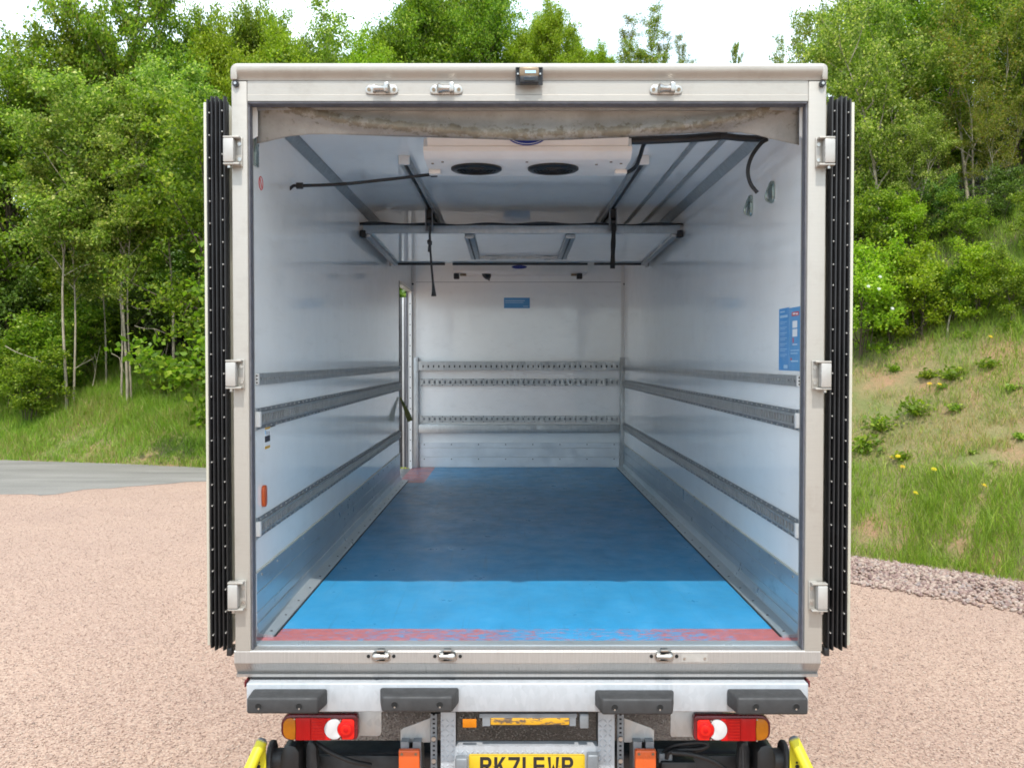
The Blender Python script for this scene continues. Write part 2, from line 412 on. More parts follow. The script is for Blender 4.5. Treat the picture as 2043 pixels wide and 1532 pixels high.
# ------------------------------------------------------------------ mesh helpers
class MB:
    def __init__(s): s.v, s.f = [], []
    def add(s, vs, fs):
        o = len(s.v); s.v += [tuple(p) for p in vs]; s.f += [tuple(i + o for i in f) for f in fs]
        return s
    def box(s, x0, x1, y0, y1, z0, z1):
        x0, x1 = min(x0, x1), max(x0, x1); y0, y1 = min(y0, y1), max(y0, y1); z0, z1 = min(z0, z1), max(z0, z1)
        return s.add([(x0, y0, z0), (x1, y0, z0), (x1, y1, z0), (x0, y1, z0), (x0, y0, z1), (x1, y0, z1), (x1, y1, z1), (x0, y1, z1)],
                     [(0, 3, 2, 1), (4, 5, 6, 7), (0, 1, 5, 4), (1, 2, 6, 5), (2, 3, 7, 6), (3, 0, 4, 7)])
    def prism(s, poly, axis, a, b):
        """poly: 2-D outline; axis 'x' takes (y,z), 'y' takes (x,z), 'z' takes (x,y)"""
        n = len(poly)
        def P(p, t):
            return {'x': (t, p[0], p[1]), 'y': (p[0], t, p[1]), 'z': (p[0], p[1], t)}[axis]
        vs = [P(p, a) for p in poly] + [P(p, b) for p in poly]
        fs = [tuple(range(n)), tuple(range(2 * n - 1, n - 1, -1))] + [(i, n + i, n + (i + 1) % n, (i + 1) % n) for i in range(n)]
        return s.add(vs, fs)
    def tube(s, pts, r, n=8, cap=True):
        pts = [Vector(p) for p in pts]
        rs = r if hasattr(r, '__len__') else [r] * len(pts)
        vs, fs = [], []
        up = None
        for i, p in enumerate(pts):
            d = (pts[min(i + 1, len(pts) - 1)] - pts[max(i - 1, 0)]).normalized()
            if up is None:
                up = d.cross(Vector((0.3, 0.9, 0.31))).normalized()
            up = (up - d * up.dot(d)).normalized()
            w = d.cross(up)
            for k in range(n):
                a = 2 * math.pi * k / n
                vs.append(p + (up * math.cos(a) + w * math.sin(a)) * rs[i])
        for i in range(len(pts) - 1):
            for k in range(n):
                fs.append((i * n + k, i * n + (k + 1) % n, (i + 1) * n + (k + 1) % n, (i + 1) * n + k))
        if cap:
            fs.append(tuple(range(n - 1, -1, -1))); fs.append(tuple(range((len(pts) - 1) * n, len(pts) * n)))
        return s.add(vs, fs)
    def cyl(s, c, axis, r, h, n=16, r2=None):
        c = Vector(c); d = {'x': Vector((1, 0, 0)), 'y': Vector((0, 1, 0)), 'z': Vector((0, 0, 1))}[axis]
        return s.tube([c - d * h / 2, c + d * h / 2], [r, r if r2 is None else r2], n)
    def build(s, name, mat, parent=None, bevel=0.0, seg=2, smooth=None, fix=True):
        me = bpy.data.meshes.new(name)
        me.from_pydata(s.v, [], s.f)
        if fix or bevel:
            bm = bmesh.new(); bm.from_mesh(me)
            bmesh.ops.recalc_face_normals(bm, faces=bm.faces)
            if bevel:
                es = [e for e in bm.edges if len(e.link_faces) == 2 and e.calc_face_angle(0) > R(28)]
                bmesh.ops.bevel(bm, geom=es, offset=bevel, segments=seg, affect='EDGES', profile=0.5, clamp_overlap=True)
            bm.to_mesh(me); bm.free()
        if smooth or (smooth is None and bevel):
            me.polygons.foreach_set('use_smooth', [True] * len(me.polygons))
            me.set_sharp_from_angle(angle=R(smooth if smooth and smooth is not True else 40))
        me.materials.append(MAT[mat])
        return link(bpy.data.objects.new(name, me), parent)
def link(o, parent=None):
    COL.objects.link(o)
    if parent is not None:
        o.parent = parent
        if parent.type == 'EMPTY':
            o.matrix_parent_inverse = Matrix.Translation(-parent.location)
    return o
def thing(name, label, cat, loc=(0, 0, 0), group=None):
    o = bpy.data.objects.new(name, None); COL.objects.link(o)
    o.empty_display_size = 0.2
    o.location = loc
    return tag(o, label, cat, group)
def tag(o, label=None, cat=None, group=None, kind=None):
    for k, v in (('label', label), ('category', cat), ('group', group), ('kind', kind)):
        if v: o[k] = v
    return o
def box(name, mat, parent, x0, x1, y0, y1, z0, z1, bevel=0.0, seg=2):
    return MB().box(x0, x1, y0, y1, z0, z1).build(name, mat, parent, bevel, seg)
def arc(cx, cy, rx, ry, a0, a1, n):
    return [(cx + rx * math.cos(R(a0 + (a1 - a0) * i / n)), cy + ry * math.sin(R(a0 + (a1 - a0) * i / n))) for i in range(n + 1)]
def rrect(x0, x1, y0, y1, r, n=5):
    return arc(x1 - r, y1 - r, r, r, 0, 90, n) + arc(x0 + r, y1 - r, r, r, 90, 180, n) + arc(x0 + r, y0 + r, r, r, 180, 270, n) + arc(x1 - r, y0 + r, r, r, 270, 360, n)
def np_mesh(name, verts, faces_flat, nper, mat, parent=None, smooth=False):
    """verts (N,3); faces given as a flat index list with nper corners each (or an array of sizes)"""
    me = bpy.data.meshes.new(name)
    me.vertices.add(len(verts)); me.vertices.foreach_set('co', np.asarray(verts, np.float32).ravel())
    ff = np.asarray(faces_flat, np.int32).ravel()
    nf = len(ff) // nper if np.isscalar(nper) else len(nper)
    sizes = np.full(nf, nper, np.int32) if np.isscalar(nper) else np.asarray(nper, np.int32)
    me.loops.add(len(ff)); me.loops.foreach_set('vertex_index', ff)
    me.polygons.add(nf)
    me.polygons.foreach_set('loop_start', np.concatenate(([0], np.cumsum(sizes)[:-1])).astype(np.int32))
    if smooth: me.polygons.foreach_set('use_smooth', np.ones(nf, bool))
    me.update(calc_edges=True)
    if mat: me.materials.append(MAT[mat])
    return me

# ------------------------------------------------------------------ the truck: measures
XC = 0.07
XL, XR = XC - 1.221, XC + 1.221               # inner faces of the side walls
FZ = zz(1298)                                 # deck height
YF = atZ(1035, 932, FZ)[1]                    # front end wall
ZC = CZ + 550 * 0.00212                       # ceiling
WT = 0.03                                     # side wall thickness inside the rear frame
OXL, OXR = xx(465), xx(1645)
Y_SILL = atZ(1050, 1283, FZ)[1]
Y_RED = atZ(1000, 1254, FZ)[1]
X_PATCH, Y_PATCH = atZ(858, 946, FZ)[0], atZ(800, 963, FZ)[1]
m_floor()

truck = thing('box_truck', 'white box truck with its rear doors folded open, showing an empty blue-floored load area', 'truck', (XC, 3.6, 0))
T = truck

# shell
floor_o = box('floor_panel', 'blue_floor', T, XL, XR, Y_SILL, YF + .05, FZ - .08, FZ)
tag(floor_o, 'worn blue load floor with scuffed red bands')
Y_D0 = atX(797, 700, XL)[0]; Y_D1 = YF - .06
Z_DT = atX(799, 566, XL)[1]
poly = [(0.06, FZ - .06), (Y_D0, FZ - .06), (Y_D0, Z_DT), (Y_D1, Z_DT), (Y_D1, FZ - .06), (YF + .06, FZ - .06), (YF + .06, ZC + .04), (0.06, ZC + .04)]
MB().prism(poly, 'x', XL - WT, XL).build('side_wall', 'white_panel', T)
poly = [(0.06, FZ - .06), (YF + .06, FZ - .06), (YF + .06, ZC + .04), (0.06, ZC + .04)]
MB().prism(poly, 'x', XR, XR + WT).build('side_wall', 'white_panel', T)
box('roof_panel', 'white_panel', T, XL - WT + .002, XR + WT - .002, 0.062, YF + .12, ZC, ZC + .05)
Z_J = zz(563, YF)
box('end_wall', 'white_panel', T, XL + .001, XR - .001, YF, YF + .05, FZ - .03, Z_J - .002)
box('end_wall', 'white_panel', T, XL + .001, XR - .001, YF + .003, YF + .05, Z_J + .002, ZC - .001)
box('joint_strip', 'sealant', T, XL, XR, YF + .002, YF + .012, Z_J - .0018, Z_J + .0018)
for u in (824, 1245):
    MB().cyl((xx(u, YF), YF - .008, zz(567, YF)), 'y', .012, .02, 10).build('corner_plug', 'black_plastic', T, smooth=True)
for u in (827, 1243):
    box('corner_trim', 'white_plastic', T, xx(u - 4, YF), xx(u + 3, YF), YF - .006, YF - .0005, FZ + .3, Z_J + .3)

# rear frame
z_h0, z_h1 = zz(202), zz(128)
prof = [(.0, zz(160.6)), (-.001, zz(158)), (-.004, zz(155)), (-.010, zz(152)), (-.016, zz(149)), (-.021, zz(145.5)), (-.023, zz(142)), (-.0235, zz(138)), (-.023, zz(134)), (-.020, zz(131)), (-.014, zz(129)), (-.006, zz(128.2)), (.004, z_h1), (0.09, z_h1), (0.09, zz(160.6))]
hb = MB().prism(prof, 'x', xx(479), xx(1634)).build('header_lip', 'stainless_frame', T, smooth=32)
MB().prism([(.0, z_h0), (.0, zz(190)), (.003, zz(188.5)), (.003, zz(161)), (.09, zz(161)), (.09, z_h0)], 'x', xx(497), xx(1608.5)).build('header_beam', 'stainless_frame', T, smooth=20)
for sg, u0, u1 in ((-1, 465.5, 479), (1, 1645, 1634)):
    # rounded corner closing the rolled header
    zb, zt = zz(161), z_h1 - .002
    xo, xi = xx(u0), xx(u1)
    w = abs(xi - xo); r = w * .95
    pl = [(xi, zb), (xi, zt)] + [(xo + (-sg) * r * (1 - math.sin(R(a))) , zt - r * (1 - math.cos(R(a)))) for a in (15, 30, 45, 60, 75, 90)] + [(xo, zb)]
    MB().prism(pl, 'y', -.016, 0.09).build('corner_cap', 'stainless_frame', T, bevel=.004)
for sg, ua, ub in ((-1, 465, 496.5), (1, 1645, 1609)):
    box('rear_post', 'stainless_frame', T, xx(ua), xx(ub), 0.0, 0.10, zz(1300) + .001, zz(161.3), .005, 3)
    ui = ub + (3.2 if sg < 0 else -3.2)
    box('post_seal', 'sealant', T, xx(ub) + sg * -.0005, xx(ui), .012, .06, FZ + .002, z_h0 - .002)
    # stud with a black washer at the top of the post
    cx_, cz_ = xx(475 if sg < 0 else 1635.5), zz(168.5)
    st = MB().cyl((cx_, -.006, cz_), 'y', .0135, .012, 16).build('bump_stop', 'black_plastic', T, smooth=True)
    MB().cyl((cx_, -.014, cz_), 'y', .006, .010, 10, .004).build('stud', 'steel_bright', st, smooth=True)
    for q, v in enumerate(range(240, 1280, 62)):
        pass
box('header_seal', 'sealant', T, xx(497), xx(1608), .004, .07, zz(206), zz(202) - .0005)

# sill: bright upper face, undercut lower face, small lip
zs = [zz(v) for v in (1298, 1322, 1349, 1355)]
prof = [(0, zs[0] - .004), (.004, zs[0]), (Y_SILL, zs[0]), (Y_SILL, zs[3]), (.035, zs[3]), (.033, zs[2]), (.045, zs[2] + .001), (.001, zs[1] - .003), (0, zs[1])]
MB().prism(prof, 'x', xx(463), xx(1642)).build('rear_sill', 'stainless_sill', T)
box('tread_strip', 'aluminium', T, xx(490), xx(1616), Y_SILL - .035, Y_SILL + .03, FZ + .0005, FZ + .004)

# header lock keeps
for u in (763.5, 891.5, 1326.5):
    c_x, c_z = xx(u), zz(180.5)
    k = MB().prism([(c_x + p[0], c_z + p[1]) for p in rrect(-.068, .068, -.019, .019, .0185)], 'y', -.007, -.0005).build('lock_keep', 'steel_bright', T, bevel=.002)
    flip = -1 if u < 800 else 1
    MB().tube([(c_x - .038 * flip, -.03, c_z), (c_x - .030 * flip, -.03, c_z), (c_x - .012 * flip, -.03, c_z), (c_x + .03 * flip, -.03, c_z)], [.012, .021, .0125, .0125], 14).build('keep_bar', 'steel_bright', k, smooth=50)
    MB().box(c_x + .014, c_x + .034, -.045, -.006, c_z - .016, c_z + .022).build('keep_bracket', 'steel_bright', k, bevel=.003)
    MB().box(c_x - .036, c_x - .024, -.036, -.006, c_z - .014, c_z + .014).build('keep_bracket', 'steel_bright', k, bevel=.003)
    for dx in (-.053, .053):
        MB().cyl((c_x + dx, -.009, c_z), 'y', .008, .006, 10, .006).build('bolt', 'camera_case', k, smooth=True)

# reversing camera in its box
ca = MB()
x0, x1, z0, z1 = xx(1028.5), xx(1082), zz(174), zz(139.5)
ca.box(x0, x1, -.028, -.025, z0, z1).box(x0, x0 + .004, -.034, -.0282, z0, z1).box(x1 - .004, x1, -.034, -.0282, z0, z1).box(x0 + .0042, x1 - .0042, -.036, -.0282, z1 - .004, z1)
hood = ca.build('camera_box', 'black_plastic', T)
tag(hood, 'black recess with the reversing camera in it')
box('camera_case', 'camera_case', hood, xx(1036), xx(1074), -.062, -.0285, zz(160.5), zz(143), .004)
box('camera_body', 'black_plastic', hood, xx(1037), xx(1073), -.070, -.0285, zz(175), zz(160.7), .004)
box('camera_lens', 'glass_dark', hood, xx(1045), xx(1066), -.073, -.0702, zz(172), zz(164), .001)
box('camera_label', 'sticker_pale', hood, xx(1047), xx(1068), -.0632, -.0624, zz(155), zz(150))
for u in (1033, 1077):
    MB().cyl((xx(u), -.034, zz(153)), 'y', .004, .010, 8).build('screw', 'steel_bright', hood, smooth=True)

# sill lock recesses
def lockbox(u, flip):
    c_x, c_z = xx(u), zz(1307.5)
    r = MB().prism([(c_x + p[0], c_z + p[1]) for p in rrect(-.042, .042, -.026, .024, .022)], 'y', -.0045, -.0005).build('lock_recess', 'steel_bright', T, bevel=.0015)
    MB().prism([(c_x + p[0], c_z + p[1]) for p in rrect(-.037, .037, -.021, .021, .018)], 'y', -.0052, -.0047).build('recess_cavity', 'hole_shade', r)  # flat black plate painted in for the shaded hollow
    MB().tube([(c_x - .034 * flip, -.014, c_z + .002), (c_x - .024 * flip, -.014, c_z), (c_x + .004 * flip, -.014, c_z), (c_x + .033 * flip, -.014, c_z)], [.012, .018, .011, .011], 14).build('cam_roller', 'steel_bright', r, smooth=50)
    MB().box(c_x + .016 * flip, c_x + .034 * flip, -.016, -.0055, c_z - .016, c_z + .018).build('cam_block', 'steel_bright', r, bevel=.003)
    MB().box(c_x - .016, c_x + .016, -.020, .010, zz(1298) + .001, zz(1298) + .011).build('cam_tongue', 'steel_bright', r, bevel=.002)
    for dx in (-.054, .054):
        MB().cyl((c_x + dx, -.0015, c_z - .002), 'y', .0075, .003, 12).build('bolt_hole', 'hole_shade', r)
for u, fl in ((758.5, 1), (892, -1), (1327, -1)):
    lockbox(u, fl)
pl = box('worn_tape', 'hinge_cover', T, xx(1362), xx(1415), -.0015, -.0004, zz(1320), zz(1303.5))
for u in (1368, 1409):
    MB().cyl((xx(u), -.0025, zz(1313)), 'y', .006, .003, 10).build('rivet', 'steel_bright', pl)

# hinges
def hinge(sg, v0, v1, ua, ub):
    """ua: outer edge px, ub: inner edge of the leaf px"""
    zt, zb = zz(v0), zz(v1)
    xo, xi = xx(ua), xx(ub)
    w = abs(xi - xo)
    h = MB().box(xi, xi - (-sg) * w * .50, -.008, -.0005, zb, zt).build('hinge', 'stainless_frame', T, bevel=.002)
    MB().box(xo, xo + (-sg) * w * .62, -.050, -.009, zb + .012, zt - .012).build('hinge_cover', 'hinge_cover', h, bevel=.004)
    for q0, q1 in ((zt - .010, zt - .002), (zb + .002, zb + .010)):
        MB().box(xo - (-sg) * .001, xi + sg * .004, -.046, -.0085, q0, q1).build('hinge_arm', 'stainless_frame', h, bevel=.002)
    MB().cyl((xo + (-sg) * w * .3, -.03, zb - .002), 'z', .008, .016, 12).build('hinge_pin', 'steel_bright', h, smooth=True)
    for t in (.24, .76):
        MB().cyl((xi - (-sg) * w * .17, -.0105, zb + (zt - zb) * t), 'y', .0085, .005, 12).build('bolt', 'steel_bright', h, smooth=True)
hinge(-1, 275, 333.5, 454.5, 487.5); hinge(-1, 717, 776, 456, 488.5); hinge(-1, 1156, 1214, 457, 489)
hinge(1, 276, 335, 1656, 1623); hinge(1, 719, 778, 1652, 1619); hinge(1, 1158, 1216, 1648, 1616)

# rear doors folded right round against the body sides, edge-on to the camera
for sg, uo, ui, lab in ((-1, 413, 459, 'left rear door folded back along the body side'), (1, 1697, 1647.5, 'right rear door folded back along the body side')):
    xo, xi = xx(uo, .05), xx(ui, .05)
    z0, z1 = zz(1284, .05), zz(207, .05)
    dr = MB().box(xo, xi, .06, 1.22, z0, z1).build('rear_door', 'cream_skin', T, bevel=.003)
    tag(dr, lab)
    w = xi - xo
    box('door_skin', 'cream_skin', dr, xo - sg * -.001, xo + w * .11, .030, .0595, z0, z1, .002)
    box('seal_base', 'rubber', dr, xo + w * .12, xi, .040, .0595, z0 - .004, z1 + .006)
    nfin = 5
    for k in range(nfin):
        c = xo + w * (.20 + .72 * k / (nfin - 1)); hw = abs(w) * .072
        zt = z1 + .010 + (.012 if k in (1, 2, 4) else 0.0); zb = z0 - .008 - (.010 if k in (1, 3) else 0)
        p = [(c - hw, .0398), (c + hw, .0398), (c + hw * .9, .022), (c + hw * .25, .010), (c - hw * .35, .012), (c - hw * .9, .026)]
        MB().prism(p, 'z', zb, zt).build('seal_fin', 'rubber', dr, bevel=.0015)
    rv = MB()
    n = 25
    for k in range(n):
        z = z0 + .05 + (z1 - z0 - .1) * k / (n - 1)
        for f, dz in ((.29, 0), (.85, .012)):
            rv.cyl((xo + w * f, .0245 if f < .5 else .0215, z + dz + random.uniform(-.004, .004)), 'y', .0029, .028, 6, .0022)
    tag(rv.build('rivets', 'hinge_cover', dr, smooth=True), kind='stuff')
    # door gear seen in the gap between door and body
    MB().box(xi - sg * .002, xi - sg * .012, .10, 1.2, z0 + .01, z1 - .01).build('door_inner_edge', 'cream_skin', dr)
    box('door_foot', 'black_plastic', dr, xi + w * -.16, xi + sg * -.006, .02, .09, z0 - .045, z0 - .010, .004)

# ------------------------------------------------------------------ load rails on the side walls
def side_rail(X, sg, zt, zb, ya, yb, kind, cap=True):
    """sg: +1 rail stands off to +X (left wall), -1 the other way"""
    m = MB()
    h = zt - zb; d = .016
    bx = lambda n0, n1, y0, y1, z0, z1: m.box(X + sg * n0, X + sg * n1, y0, y1, z0, z1)
    if kind == 'slot':
        bx(.003, d, ya, yb, zb + h * .20, zb + h * .31); bx(.003, d, ya, yb, zb + h * .69, zb + h * .80)
        y = ya + .02
        while y < yb - .03:
            bx(.003, d - .001, y, y + .020, zb + h * .31, zb + h * .69); y += .050
        y = ya + .03
        while y < yb:
            for zc in (zb + h * .08, zt - h * .08):
                bx(.0062, .011, y, y + .010, zc - .004, zc + .004)
            y += .1
    else:
        bx(.003, .010, ya, yb, zb, zb + h * .36); bx(.003, .010, ya, yb, zb + h * .62, zt)
        y = ya
        while y < yb - .04:
            bx(.003, .0098, y, y + .034, zb + h * .36, zb + h * .62); y += .050
    o = m.build('load_rail', 'galvanised', T, fix=False)
    box('slot_shade', 'hole_shade', o, X + sg * .0005, X + sg * .0028, ya, yb, zb + .001, zt - .001)  # black strip that paints the shade seen through the slots
    if kind == 'slot':
        for q0, q1 in ((zb, zb + h * .199), (zb + h * .801, zt)):
            box('rail_flange', 'grey_steel', o, X + sg * .003, X + sg * .006, ya, yb, q0, q1)
    if cap:
        box('rail_end_cap', 'white_plastic', o, X + sg * .001, X + sg * (d + .006), ya - .03, ya + .001, zb + h * .14, zt - h * .14, .002)
        box('rail_foot', 'galvanised', o, X + sg * .0006, X + sg * .006, ya - .028, ya - .0005, zb - .003, zt + .003)
    else:
        e = box('rail_foot', 'white_plastic', o, X + sg * .001, X + sg * .013, ya - .022, ya, zb + .001, zt - .001)
        for q in (.2, .5, .8):
            MB().cyl((X + sg * .007, ya - .0225, zb + h * q), 'y', .004, .003, 8).build('bolt_hole', 'hole_shade', o)
    return o
for sg, X, uu, rows in ((1, XL, 512, ((745, 768, 'flat'), (815, 857, 'slot'), (1034, 1074, 'slot'))),
                        (-1, XR, 1595, ((749, 771, 'flat'), (818, 859, 'slot'), (1037, 1077, 'slot')))):
    ye = (Y_D0 - .03) if sg > 0 else YF - .03
    for va, vb, kd in rows:
        y, zt = atX(uu, va, X); _, zb = atX(uu, vb, X)
        side_rail(X, sg, zt, zb, y, ye, kd, kd == 'slot')
    # kick boards: three planks, floor angle
    yk, zk = atX(508 if sg > 0 else 1598, 1145 if sg > 0 else 1150, X)
    hh = (zk - FZ - .012) / 3
    for k in range(3):
        z0 = FZ + .012 + hh * k
        box('kick_plank', 'aluminium', T, X + sg * .0005, X + sg * .007, yk, ye, z0 + .0008, z0 + hh - .0012, .0016, 1)
    box('kick_bead', 'cream_skin', T, X + sg * .0006, X + sg * .008, yk, ye, zk + .0002, zk + .0055)
    box('kick_edge', 'white_plastic', T, X + sg * .0006, X + sg * .010, yk - .012, yk - .0006, FZ + .002, zk + .003)
    fl = .085
    p = [(X + sg * .0075, FZ + .0005), (X + sg * fl, FZ + .0005), (X + sg * fl, FZ + .006), (X + sg * (fl - .004), FZ + .010), (X + sg * .022, FZ + .016), (X + sg * .012, FZ + .055), (X + sg * .0075, FZ + .057)]
    an = MB().prism(p, 'y', yk - .01, ye).build('floor_angle', 'aluminium', T)
    dr = MB(); y = yk + .05
    while y < ye - .1:
        dr.cyl((X + sg * .062, y, FZ + .012), 'z', .006, .004, 6); y += .28
    tag(dr.build('floor_screws', 'dark_steel', an), kind='stuff')
    dr = MB(); y = yk + .10
    while y < ye - .1:
        dr.cyl((X + sg * .008, y, zk - .022), 'x', .0055, .005, 6); y += .30
    tag(dr.build('kick_rivets', 'steel_bright', an), kind='stuff')
    box('floor_bead', 'rubber', an, X + sg * (fl + .0005), X + sg * (fl + .008), yk, ye, FZ + .0005, FZ + .003)

# ------------------------------------------------------------------ front end wall fittings
def FW(u, Y=YF): return xx(u, Y)
Y1 = YF - .055
for ua, ub in ((825.5, 834.5), (1237.5, 1247.5)):
    pt = box('frame_upright', 'galvanised', T, xx(ua, Y1), xx(ub, Y1), Y1, YF - .0005, FZ + .0005, zz(713, Y1), .003)
    for v in (718, 742, 820, 866):
        MB().cyl((xx((ua + ub) / 2, Y1), Y1 - .003, zz(v, Y1)), 'y', .007, .006, 10).build('bolt', 'steel_bright', pt, smooth=True)
xa, xb = xx(835, Y1), xx(1237, Y1)
def perf_bar(name, va, vb, gap0, gap1, pitch, hole, Yb, x0, x1, back=.03, mat='galvanised'):
    zt, zb = zz(va, Yb), zz(vb, Yb)
    g0, g1 = zz(gap1, Yb), zz(gap0, Yb)
    m = MB().box(x0, x1, Yb, Yb + .004, g1, zt).box(x0, x1, Yb, Yb + .004, zb, g0)
    x = x0
    while x < x1 - .001:
        m.box(x, min(x + pitch - hole, x1), Yb + .0003, Yb + .0038, g0, g1); x += pitch
    m.box(x0, x1, Yb + .0042, Yb + back - .0032, zt - .004, zt).box(x0, x1, Yb + .0042, Yb + back - .0032, zb, zb + .004)
    o = m.build(name, mat, T, fix=False)
    box('bar_back', 'grey_steel' if name == 'end_rail' else 'dark_steel', o, x0, x1, Yb + back - .003, Yb + back, zb, zt)  # darker than the bar, so its colour gives the shade in the holes
    return o
perf_bar('cross_bar', 721, 738.5, 728.5, 733.5, .060, .015, Y1 - .02, xa + .001, xb - .001, .06)
box('cross_bar', 'galvanised', T, xa + .001, xb - .001, Y1 - .01, YF - .02, zz(863.5, Y1), zz(847, Y1), .003)
for va, vb in ((755.5, 769.5), (829.5, 842)):
    o = perf_bar('end_rail', va, vb, va + 4, vb - 4, 0.060, .021, YF - .022, xx(838, YF), xx(1233, YF), .020)
    st = MB(); x = xx(842, YF)
    while x < xx(1230, YF):
        for v in (va + 1.2, vb - 1.2):
            st.cyl((x, YF - .025, zz(v, YF)), 'y', .006, .008, 6)
        x += .118
    tag(st.build('rail_screws', 'dark_steel', o), kind='stuff')
vs = (882.5, 893.5, 911.5, 931.5)
for k in range(3):
    kp = box('kick_plank', 'pale_aluminium', T, xa, xb, YF - .008, YF - .0005, zz(vs[k + 1], YF) + .004, zz(vs[k], YF), .0015, 1)
    if k != 1:
        m = MB()
        for q in range(8):
            m.cyl((xa + .06 + (xb - xa - .12) * q / 7, YF - .009, zz(vs[k] + 4, YF)), 'y', .007, .004, 6)
        tag(m.build('plank_screws', 'dark_steel', kp), kind='stuff')
# sticker on the end wall
def lines(par, mat, Y, rows):
    for u0, u1, v0, v1 in rows:
        box('text_line', mat, par, xx(u0, Y), xx(u1, Y), Y - .0004, Y, zz(v1, Y), zz(v0, Y))
Ys = YF - .0012
s = box('wall_sticker', 'sticker_blue', T, xx(1005.5, YF), xx(1057, YF), Ys, YF - .0004, zz(615, YF), zz(594, YF))
tag(s, 'blue notice sticker on the end wall')
lines(s, 'sticker_pale', Ys - .0002, ((1008, 1047, 599, 601), (1008, 1044, 603, 604.6), (1044, 1054, 610.5, 612)))

# front-left side door: jamb trims and the leaf standing open outside
jt = MB().box(XL - WT - .03, XL + .004, Y_D0 - .022, Y_D0 - .001, FZ, Z_DT + .02)
jt.build('door_jamb', 'dark_steel', T)
jb = MB().box(XL - WT - .03, XL + .003, Y_D1 + .0005, Y_D1 + .05, FZ, Z_DT + .02)
j2 = jb.build('door_jamb', 'white_plastic', T)
sm = MB()
for k in range(16):
    sm.cyl((XL - .015, Y_D1 - .002, FZ + .08 + k * .12), 'y', .006, .006, 6)
tag(sm.build('jamb_screws', 'dark_steel', j2), kind='stuff')
box('jamb_seal', 'sealant', j2, XL - WT - .028, XL - WT - .016, Y_D1 - .02, Y_D1 + .0003, FZ, Z_DT)
box('door_head', 'cream_skin', T, XL - WT - .03, XL + .003, Y_D0 + .0005, Y_D1 - .0005, Z_DT - .004, Z_DT + .022)
for q0, q1, mt, dy in ((-.136, -.104, 'dark_steel', .0), (-.1035, -.083, 'galvanised', -.012), (-.0825, -.062, 'sealant', .0), (-.0615, -.0535, 'galvanised', -.008)):
    box('jamb_profile', mt, T, XL + q0, XL + q1, Y_D1 - .01 + dy, Y_D1 + .05, FZ + .01, Z_DT - .075, .001)
sd = box('side_door', 'white_plastic', T, XL - .15, XL - .90, Y_D1 - .02, Y_D1 + .045, FZ + .02, Z_DT - .10, .004)
tag(sd, 'side door leaf standing open outside the front left opening')
box('door_step', 'grey_steel', T, XL - .14, XL - .001, Y_D0 + .02, Y_D1 - .05, FZ - .05, FZ - .004)

# ------------------------------------------------------------------ ceiling fittings
for sg, X in ((1, XL), (-1, XR)):
    m = MB().prism([(X + sg * .001, ZC - .001), (X + sg * .045, ZC - .001), (X + sg * .042, ZC - .008), (X + sg * .012, ZC - .038), (X + sg * .006, ZC - .045), (X + sg * .001, ZC - .045)], 'y', .16, YF - .01)
    m.build('corner_rail', 'galvanised_blue', T)
def track(cx, ya, yb):
    m = MB()
    for s in (-1, 1):
        m.box(cx + s * .011, cx + s * .030, ya, yb, ZC - .040, ZC - .001)
    m.box(cx - .0108, cx + .0108, ya, yb, ZC - .006, ZC - .001)
    o = m.build('ceiling_track', 'galvanised', T)
    box('track_groove', 'hole_shade', o, cx - .0106, cx + .0106, ya + .01, yb, ZC - .009, ZC - .0062)
    box('track_stop', 'white_plastic', o, cx - .031, cx + .031, ya - .03, ya - .0005, ZC - .052, ZC - .001, .002)
    return o
kx = lambda u, v: atZ(u, v, ZC)
xt_l, yt_l = kx(807, 312); xt_r, yt_r = kx(1283, 312)
track(xt_l, yt_l, YF - .3); track(xt_r, yt_r, YF - .3)
for ua, va in ((1383, 285), (1436, 285)):
    x_, y_ = kx(ua, va)
    box('ceiling_strip', 'galvanised', T, x_ - .015, x_ + .015, .25, YF - .3, ZC - .010, ZC - .0005, .002)

